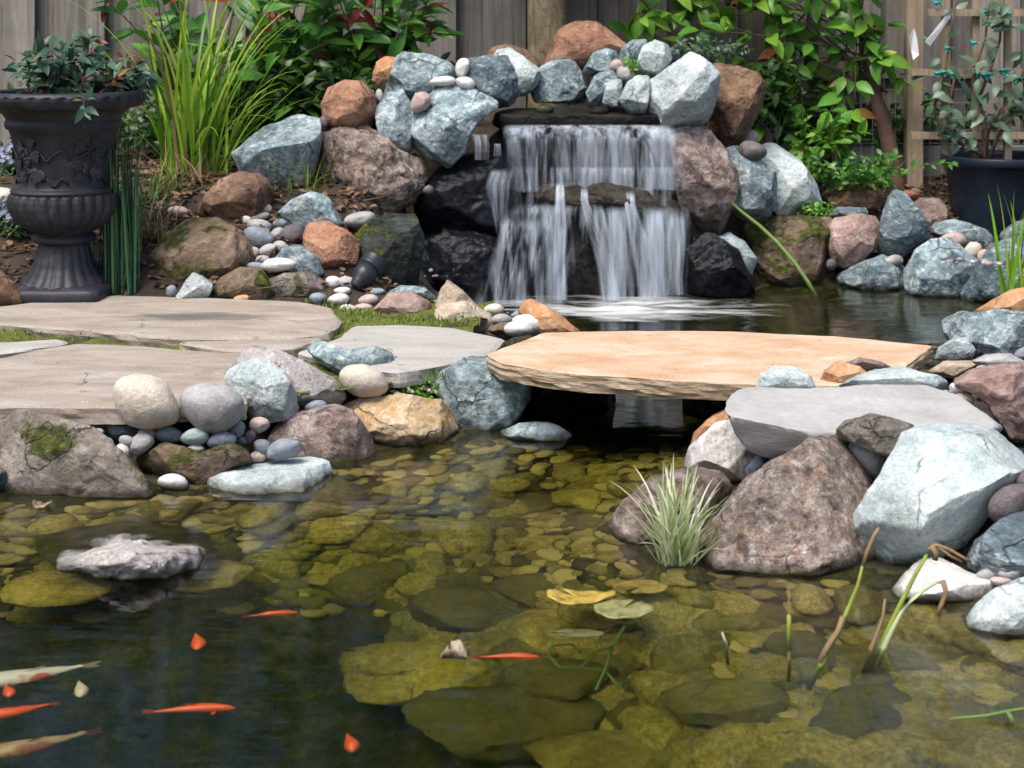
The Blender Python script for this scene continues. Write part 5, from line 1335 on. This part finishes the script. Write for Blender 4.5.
# arching green stem
st = [W(732,203,6.02), W(742,212,5.9), W(760,226,5.8), W(778,243,5.72), W(795,263,5.66), W(808,282,5.62), W(816,296,5.60)]
mb = MB(); mb.tube([p-st[-1] for p in st], [.006,.006,.007,.0075,.008,.008,.007], 8)
o = mb.build('bent_reed', M['stem_green'], None, True, st[-1]); tag(o, 'bent green reed stem arching from the rocks down into the upper pool', 'stem')

# ------------------------------------------------------------------ reeds standing in the pond
def reed(label, path, Y, rad, mat, tipmat='dry', tip=None, extra=()):
    P = [W(a, b, Y + (i*.004)) for i, (a, b) in enumerate(pts(path))]
    base = P[0].copy()
    t = thing('reed_stalk', label, 'reed', base)
    mb = MB(); n = len(P)
    P2 = [P[0] + Vector((P[0].x-P[1].x, 0, -.10))*1.0] + P
    mb.tube([p-base for p in P2], [rad*1.1]+[rad*(1-.55*i/(n-1)) for i in range(n)], 8)
    mb.build('stalk', M[mat], t)
    for nm, pth, rr, mt in extra:
        m = MB(); m.tube([W(a, b, Y)-base for a, b in pts(pth)], [rr*(1-.6*i/9) for i in range(len(pts(pth)))], 6); m.build(nm, M[mt], t)
    return t
M['reed'] = flat('reed_green', (0.20, 0.26, 0.04), .55, .35)
M['reed_pale'] = flat('reed_pale', (0.36, 0.40, 0.24), .55, .3)
reed('tall leaning yellow green reed with a dry brown tip', "821,664 833,640 847,612 858,585 864,560", 2.56, .0055, 'reed', extra=[('dry_tip', "863,566 868,550 874,536 879,528", .004, 'dry'), ('dry_sheath', "820,662 829,645 838,632 843,617", .006, 'dry')])
reed('green reed with a broken dry head hanging to the right', "880,648 892,622 904,597 915,575 926,556 931,549", 2.63, .0055, 'reed', extra=[('dry_head', "928,550 936,545 948,549 962,557 971,562", .004, 'dry'), ('dry_strand', "936,545 950,556 962,562", .003, 'dry'), ('dry_flag', "931,546 936,553 935,560", .006, 'dry')])
reed('pale reed bent over with a dry hanging tip', "884,647 892,630 901,613 912,599 925,589 938,582 944,583", 2.625, .005, 'reed_pale', extra=[('dry_tip', "943,581 946,592 942,604 937,616", .005, 'dry')])
reed('short dry stub beside the green reed with the broken head', "871,649 877,634 883,617 885,599", 2.62, .0045, 'dry')
reed('thin straight brown reed left of the tall leaning one', "789,655 789,630 789,605 788,583", 2.58, .0028, 'dry', extra=[('bent_tip', "788,584 783,581 776,582", .002, 'dry'), ('lower_sheath', "789,650 789,630 789,615", .0042, 'reed')])
reed('tiny broken twig poking out of the water below the striped grass', "726,644 724,638 722,632", 2.66, .003, 'reed_pale')
P = [G(950, 719, .004), G(985, 716, .006), G(1010, 711, .012), G(1040, 706, .02)]
mb = MB(); mb.tube([p-P[0] for p in P], [.002,.003,.003,.003], 6); mb.tube([G(1008,712,.012)-P[0], G(1012,719,.006)-P[0], G(1009,727,-.01)-P[0]], .004, 6)
tag(mb.build('fallen_reed', M['stem_green'], None, True, P[0]), 'thin green reed lying on the water at the lower right edge', 'reed')

# ------------------------------------------------------------------ lily pads, floating leaves
def pad(name, label, cx, cy, rx, mat, seed, z=.004, squash=1.0, curl=.0, rot=0, cat='lily pad'):
    c = G(cx, cy, z); s = c.y/F; R = rx*s; r = random.Random(seed)
    V = [(0, 0, 0)]; Fc = []; n = 40
    for ring in (.5, .85, 1.0):
        for i in range(n):
            w = rot + .12 + (2*math.pi-.24)*i/(n-1)
            q = R*ring*(1+.04*math.sin(3*w+seed))
            zz = curl*R*(ring**3)*(.5+.5*math.sin(2*w+seed)) + .0015*math.sin(7*w)*ring
            V.append((q*math.cos(w), q*math.sin(w)*squash, zz))
    for i in range(n-1):
        Fc.append((0, 1+i, 2+i))
        for q in (0, 1): Fc.append((1+q*n+i, 1+(q+1)*n+i, 2+(q+1)*n+i, 2+q*n+i))
    o = mesh_obj(name, V, Fc, M[mat], None, True, c)
    m = o.modifiers.new('thickness', 'SOLIDIFY'); m.thickness = .003
    return tag(o, label, cat)
def padmat(name, a, b, c):
    k = NT(name); tc = k.n('TexCoord').outputs['Object']; n = k.noise(tc, 38, 6, .65)
    return k.done(k.n('BsdfPrincipled', Base_Color=k.ramp(n, [(.35, a), (.52, b), (.66, c)]), Roughness=.5, Normal=k.bump(n, .5, .004)))
M['pad'] = padmat('lily_pad', (.09,.085,.03), (.20,.20,.07), (.27,.22,.12))
M['pad_yellow'] = padmat('yellowing_pad', (.14,.09,.02), (.34,.24,.035), (.40,.30,.07))
M['deadleaf'] = padmat('dead_leaf', (.07,.05,.03), (.19,.14,.08), (.34,.28,.2))
pad('lily_pad', 'round mottled lily pad floating below the striped grass', 623, 608, 30, 'pad', 1, squash=.8, rot=1.0)
pad('lily_pad', 'yellow curled lily pad behind the round mottled one', 580, 597, 34, 'pad_yellow', 2, curl=.16, squash=.5, rot=2.2)
pad('lily_pad', 'yellow lily pad sunk beside the striped grass', 642, 596, 26, 'pad_yellow', 3, z=-.03, squash=.7, rot=4)
pad('lily_pad', 'small narrow olive lily pad just under water below the round one', 577, 638, 28, 'pad', 4, z=-.015, squash=.35, rot=3)
pad('floating_leaf', 'curled dead brown leaf floating in front of the orange koi', 454, 656, 13, 'deadleaf', 5, curl=.9, squash=.9, rot=2, cat='leaf', z=.006)
mb = MB()
for path, zz in (("626,612 624,628 612,645 598,650 602,634 616,626", -.05), ("612,645 606,668 596,690", -.09), ("598,650 580,668 560,668 548,655 552,645 572,644 580,652", -.06), ("580,668 606,672 620,688", -.10)):
    mb.tube([GU(a, b, zz - i*.006)-GU(612, 645, -.06) for i, (a, b) in enumerate(pts(path))], .0035, 6)
tag(mb.build('lily_tendrils', M['stem_green'], None, True, GU(612, 645, -.06)), 'curling lily stems under water below the round mottled pad', 'stem')
for cx, cy, lab in ((170, 512, 'x'),):
    pad('floating_leaf', 'reddish dead leaf floating at the foot of the mossy grey boulder', 42, 505, 9, 'deadleaf', 8, curl=.5, squash=.8, cat='leaf')

# ------------------------------------------------------------------ koi
def koimat(name, a, b=None, thr=.5):
    k = NT(name); tc = k.n('TexCoord').outputs['Object']
    col = a if b is None else k.mix(k.mr(k.noise(tc, 16, 3, .5), thr-.03, thr+.03), a, b)
    p = k.n('BsdfPrincipled', Roughness=.4); k.set(p.inputs['Base Color'], col if b is not None else (*a, 1))
    return k.done(p)
M['koi_o'] = koimat('orange_koi_skin', (.75,.10,.015)); M['koi_w'] = koimat('white_and_red_koi_skin', (.72,.66,.50), (.55,.12,.03), .54); M['koi_c'] = koimat('cream_koi_skin', (.70,.58,.36))
M['koi_d'] = koimat('tan_koi_skin', (.42,.30,.14), (.30,.10,.03), .5)
def koi(label, head, tail, z, mat, fat=.15, tall=.9):
    a = GU(*head, z); b = GU(*tail, z); L = (b-a).length; d = (b-a)/L; sd = d.cross(Vector((0, 0, 1))).normalized(); up = Vector((0, 0, 1))
    c = (a+b)/2
    V = []; Fc = []; sg = 16
    prof = ((0,.02),(.03,.30),(.08,.52),(.16,.78),(.28,.98),(.40,1.0),(.55,.86),(.70,.58),(.82,.34),(.92,.20),(.97,.14))
    for u, q in prof:
        bend = .035*L*math.sin(u*4.2)
        p = a + d*(L*.86*u) + sd*bend - c
        for s in range(sg):
            w = 2*math.pi*s/sg
            V.append(p + sd*(math.cos(w)*q*fat*.5*L) + up*(math.sin(w)*q*fat*.5*tall*L))
    for i in range(len(prof)-1):
        for s in range(sg): Fc.append((i*sg+s, i*sg+(s+1) % sg, (i+1)*sg+(s+1) % sg, (i+1)*sg+s))
    Fc += [tuple(range(sg-1, -1, -1)), tuple((len(prof)-1)*sg+s for s in range(sg))]
    o = mesh_obj('koi', V, Fc, M[mat], None, True, c); tag(o, label, 'fish', 'koi swimming in the pond')
    e = a + d*(L*.80) + sd*(.035*L*math.sin(.97*4.2)) - c
    m = MB(); m.leaf(e, d + up*.28 + sd*.1, sd, L*.16, L*.06, .5, .1, .1); m.leaf(e, d - up*.20 + sd*.15, sd, L*.15, L*.06, .5, .1, .1); m.build('tail_fin', M[mat], o)
    m = MB(); q = a + d*(L*.36) - c + up*(fat*.40*tall*L) + sd*(.035*L); m.leaf(q, d + up*.35, sd, L*.20, L*.045, .5, .1, .05); m.build('dorsal_fin', M[mat], o)
    for s in (-1, 1):
        m = MB(); q = a + d*(L*.2) - c + sd*(s*fat*.36*L); m.leaf(q, d*.6 + sd*s - up*.25, up, L*.07, L*.03, .5, .1, .05); m.build('pectoral_fin', M[mat], o)
    return o
koi('slender bright orange koi alone at the lower left, head to the right', (236,708), (136,711), -.045, 'koi_o', .16)
koi('orange koi right of the floating dead leaf', (540,657), (468,656), -.03, 'koi_o', .16)
koi('dim reddish koi deeper in the dark water below the whitish rock', (298,612), (238,616), -.10, 'koi_o', .17)
koi('small orange koi seen end on with pointed tail, highest of the orange ones', (197,650), (197,630), -.03, 'koi_o', .30)
koi('small orange koi end on at the left edge under the white and red koi', (9,697), (6,682), -.035, 'koi_o', .34)
koi('small cream koi end on below the white and red koi', (80,697), (80,678), -.035, 'koi_c', .32)
koi('large white and red koi at the left edge', (-30,682), (108,664), -.05, 'koi_w', .22)
koi('red orange koi below the white and red one at the left edge', (-25,716), (66,703), -.04, 'koi_o', .21)
koi('tan and red koi dim in the lower left corner', (-30,756), (110,730), -.11, 'koi_d', .21)
koi('orange koi seen end on near the bottom edge', (352,752), (348,731), -.06, 'koi_o', .36)

# fallen leaves and twigs on the soil of the beds
mb = MB(); r = random.Random(131)
for i in range(4200):
    x = r.choice((r.uniform(-2.6, -.35), r.uniform(-1.9, -.9), r.uniform(-1.4, -.4), r.uniform(1.0, 2.7))); y = r.uniform(5.15, 7.1) if x < 0 else r.uniform(6.3, 7.1)
    if sdist(np.array([x]), np.array([y]))[0] < .12: continue
    z = hz(x, y)
    a = r.random()*6.28
    mb.leaf((x, y, z+.006+r.random()*.012), (math.cos(a), math.sin(a), r.uniform(-.2, .4)), (r.gauss(0, .35), r.gauss(-.2, .35), 1), r.uniform(.02, .055), r.uniform(.010, .024), r.random(), r.uniform(-.3, .8), .4)
    if i % 9 == 0:
        mb.tube([(x, y, z+.01), (x+r.gauss(0, .05), y+r.gauss(0, .05), z+.02), (x+r.gauss(0, .08), y+r.gauss(0, .08), z+.012)], .0022, 4, r.random())
M['litter'] = leafmat('fallen_leaf', (0.03,0.02,0.013), (0.10,0.058,0.033), (0.24,0.14,0.085), 0.1, 0.8)
tag(mb.build('leaf_litter', M['litter']), 'fallen brown leaves and twigs on the soil of the beds', 'leaves', kind='stuff')

# ------------------------------------------------------------------ trellis, pot with trained shrub, wire mesh
TY = 6.78
def px_box(mb, x0, x1, y0, y1, Y, dep, t):
    a = W(x0, y1, Y); b = W(x1, y0, Y)
    mb.box(a.x, b.x, Y-dep/2, Y+dep/2, a.z, b.z, t)
base = W(913, 200, TY+.12); 
wfz = thing('wire_fence', 'wire mesh fence with a pale wooden post left of the plant pot', 'fence', (base.x, base.y, .28))
mb = MB(); px_box(mb, 905.5, 921, -60, 205, TY+.12, .07, .8)
mb.v = [(a-base.x, b-base.y, c-.28) for a, b, c in mb.v]; mb.build('post', M['post'], wfz, False)
mb = MB()
for i in range(27):
    px = 838 + i*11.5
    mb.tube([W(px, 70, TY+.16)-Vector((base.x, base.y, .28)), W(px, 205, TY+.16)-Vector((base.x, base.y, .28))], .0019, 4)
for i in range(10):
    py = 76 + i*13.5
    mb.tube([W(832, py, TY+.163)-Vector((base.x, base.y, .28)), W(1150, py, TY+.163)-Vector((base.x, base.y, .28))], .0019, 4)
mb.build('wire_mesh', M['wire'], wfz, False)
pc = W(1000, 154, 6.62); PB = pc.z - .40
pot = thing('potted_shrub', 'trained shrub on a wooden trellis in a large black nursery pot', 'potted plant', (pc.x, pc.y, PB))
prof = [(.195,0),(.20,.004),(.214,.20),(.232,.352),(.236,.356),(.250,.358),(.254,.366),(.254,.392),(.248,.398),(.240,.396),(.236,.37),(.230,.34)]
V, Fc = lathe(prof, 72); 
o = mesh_obj('pot', V, Fc, M['plastic'], pot)
V, Fc = lathe([(.225,.345),(.231,.345)], 40); mesh_obj('soil', V, Fc, M['soil'], pot)
def loc(px, py, Y): return W(px, py, Y) - Vector((pc.x, pc.y, PB))
O3 = Vector((pc.x, pc.y, PB))
for (x0, x1, ya, yb, t) in ((941.5,949.5,-70,172,.35),(972,979,-70,172,.45),(1004,1011,-70,172,.3),(1034,1041,-70,172,.5)):
    mb = MB(); px_box(mb, x0, x1, ya, yb, 6.70, .022, t); mb.v = [tuple(Vector(q)-O3) for q in mb.v]; mb.build('trellis_upright', M['post'], pot, False)
for (y0, y1, x0, x1, t) in ((9,16,928,1100,.6),(69,75.5,911,1100,.7),(132,139,911,1100,.65)):
    mb = MB(); px_box(mb, x0, x1, y0, y1, 6.672, .024, t); mb.v = [tuple(Vector(q)-O3) for q in mb.v]; mb.build('trellis_rail', M['post'], pot, False)
stems = ["986,168 984,150 983,135 985,118 977,98 972,82 978,60 985,40 990,0", "985,160 988,130 1003,108 1016,90 1024,70 1035,40", "983,155 967,147 952,138 940,128 934,110 938,90 945,70 950,40 955,0", "984,160 978,145 960,132 946,118 952,92 958,60", "988,160 1000,132 1018,110 1040,98", "978,100 990,70 1000,40 1002,0"]
mb = MB()
for s in stems:
    P = pts(s); mb.tube([loc(a, b, 6.66) for a, b in P], [.009*(1-.6*i/len(P)) for i in range(len(P))], 8)
stm = mb.build('stems', M['redbark'], pot)
r = random.Random(77); mb = MB()
for s in stems:
    P = pts(s)
    for i in range(17):
        t = r.uniform(.6 if r.random() < .5 else 2, len(P)-1.01); j = int(t); u = t-j
        p = loc(P[j][0]+(P[j+1][0]-P[j][0])*u + r.gauss(0, 6), P[j][1]+(P[j+1][1]-P[j][1])*u + r.gauss(0, 6), 6.66+r.uniform(-.08, .03))
        d = Vector((r.gauss(0, 1), -.5+r.gauss(0, .4), r.gauss(-.35, .7)))
        mb.leaf(p, d, (r.gauss(0, .5), -.7, .7), r.uniform(.055, .09), .04, min(1, max(0, r.gauss(.5, .28))), .35, .25)
mb.build('foliage', M['leaf_grey'], pot)
mb = MB()
for (a, b, an) in ((937,3,.2),(984,12,1.2),(1003,8,.6),(1007,14,.9),(929,40,.4),(948,48,.3),(974,43,.2),(938,73,.3),(944,72,.5),(953,74,.3),(977,74,.2),(984,75,.8),(990,74,.3),(1003,70,.6),(1008,76,1.1),(1018,78,.3),(950,137,.6)):
    c = loc(a, b, 6.655); mb = MB()
    for q in range(3):
        w = an + q*2.1 + r.uniform(-.3, .3)
        mb.leaf(c, (math.cos(w), -.3, math.sin(w)*.6), (0, -1, .3), r.uniform(.02, .034), .011, .5, .4, .3)
    mb.tube([c+Vector((-.014, -.004, 0)), c+Vector((.014, -.004, .002))], .006, 6)
    mb.build('green_tie', M['tie'], stm)
for P in ("925,42 947,14 951,17 930,46", "909,36 914,28 917,38 919,55 913,60 911,50"):
    V = [loc(a, b, 6.63+.004*i) for i, (a, b) in enumerate(pts(P))]
    o = mesh_obj('paper_tag', V, [tuple(range(len(V)))], M['tagw'], pot, False); m = o.modifiers.new('thickness', 'SOLIDIFY'); m.thickness = .0012

# ------------------------------------------------------------------ tall trees beyond the fence: they fill the reflections and shade the back
mb = MB(); r = random.Random(91); 
for i in range(3600):
    c = r.choice(((-3.4,8.9,2.4,1.3),(-1.5,9.4,2.9,1.3),(.5,8.8,2.7,1.1),(2.0,9.2,1.6,.8),(3.9,8.8,1.7,.8),(-4.8,8.6,2.4,1.2)))
    p = Vector((c[0]+r.gauss(0, .62)*c[3], c[1]+r.gauss(0, .42)*c[3], c[2]+r.gauss(0, .62)*c[3]))
    if p.z < 1.3 or p.y < 7.5: continue
    mb.leaf(p, (r.gauss(0, 1), r.gauss(0, 1), r.uniform(-1, .4)), (r.gauss(0, .6), r.gauss(0, .6), 1), r.uniform(.16, .28), .12, r.random(), .3)
for x_, y_ in ((-3.4,8.9),(-1.5,9.4),(.5,8.8),(2.2,9.2),(3.9,8.8)):
    mb.tube([(x_, y_, .3), (x_+.05, y_, 1.6), (x_-.05, y_+.05, 3)], [.13,.11,.05], 10, .1)
tag(mb.build('treetops', M['leaf']), 'leafy trees standing beyond the fence and mirrored in the pond', 'trees', kind='stuff')
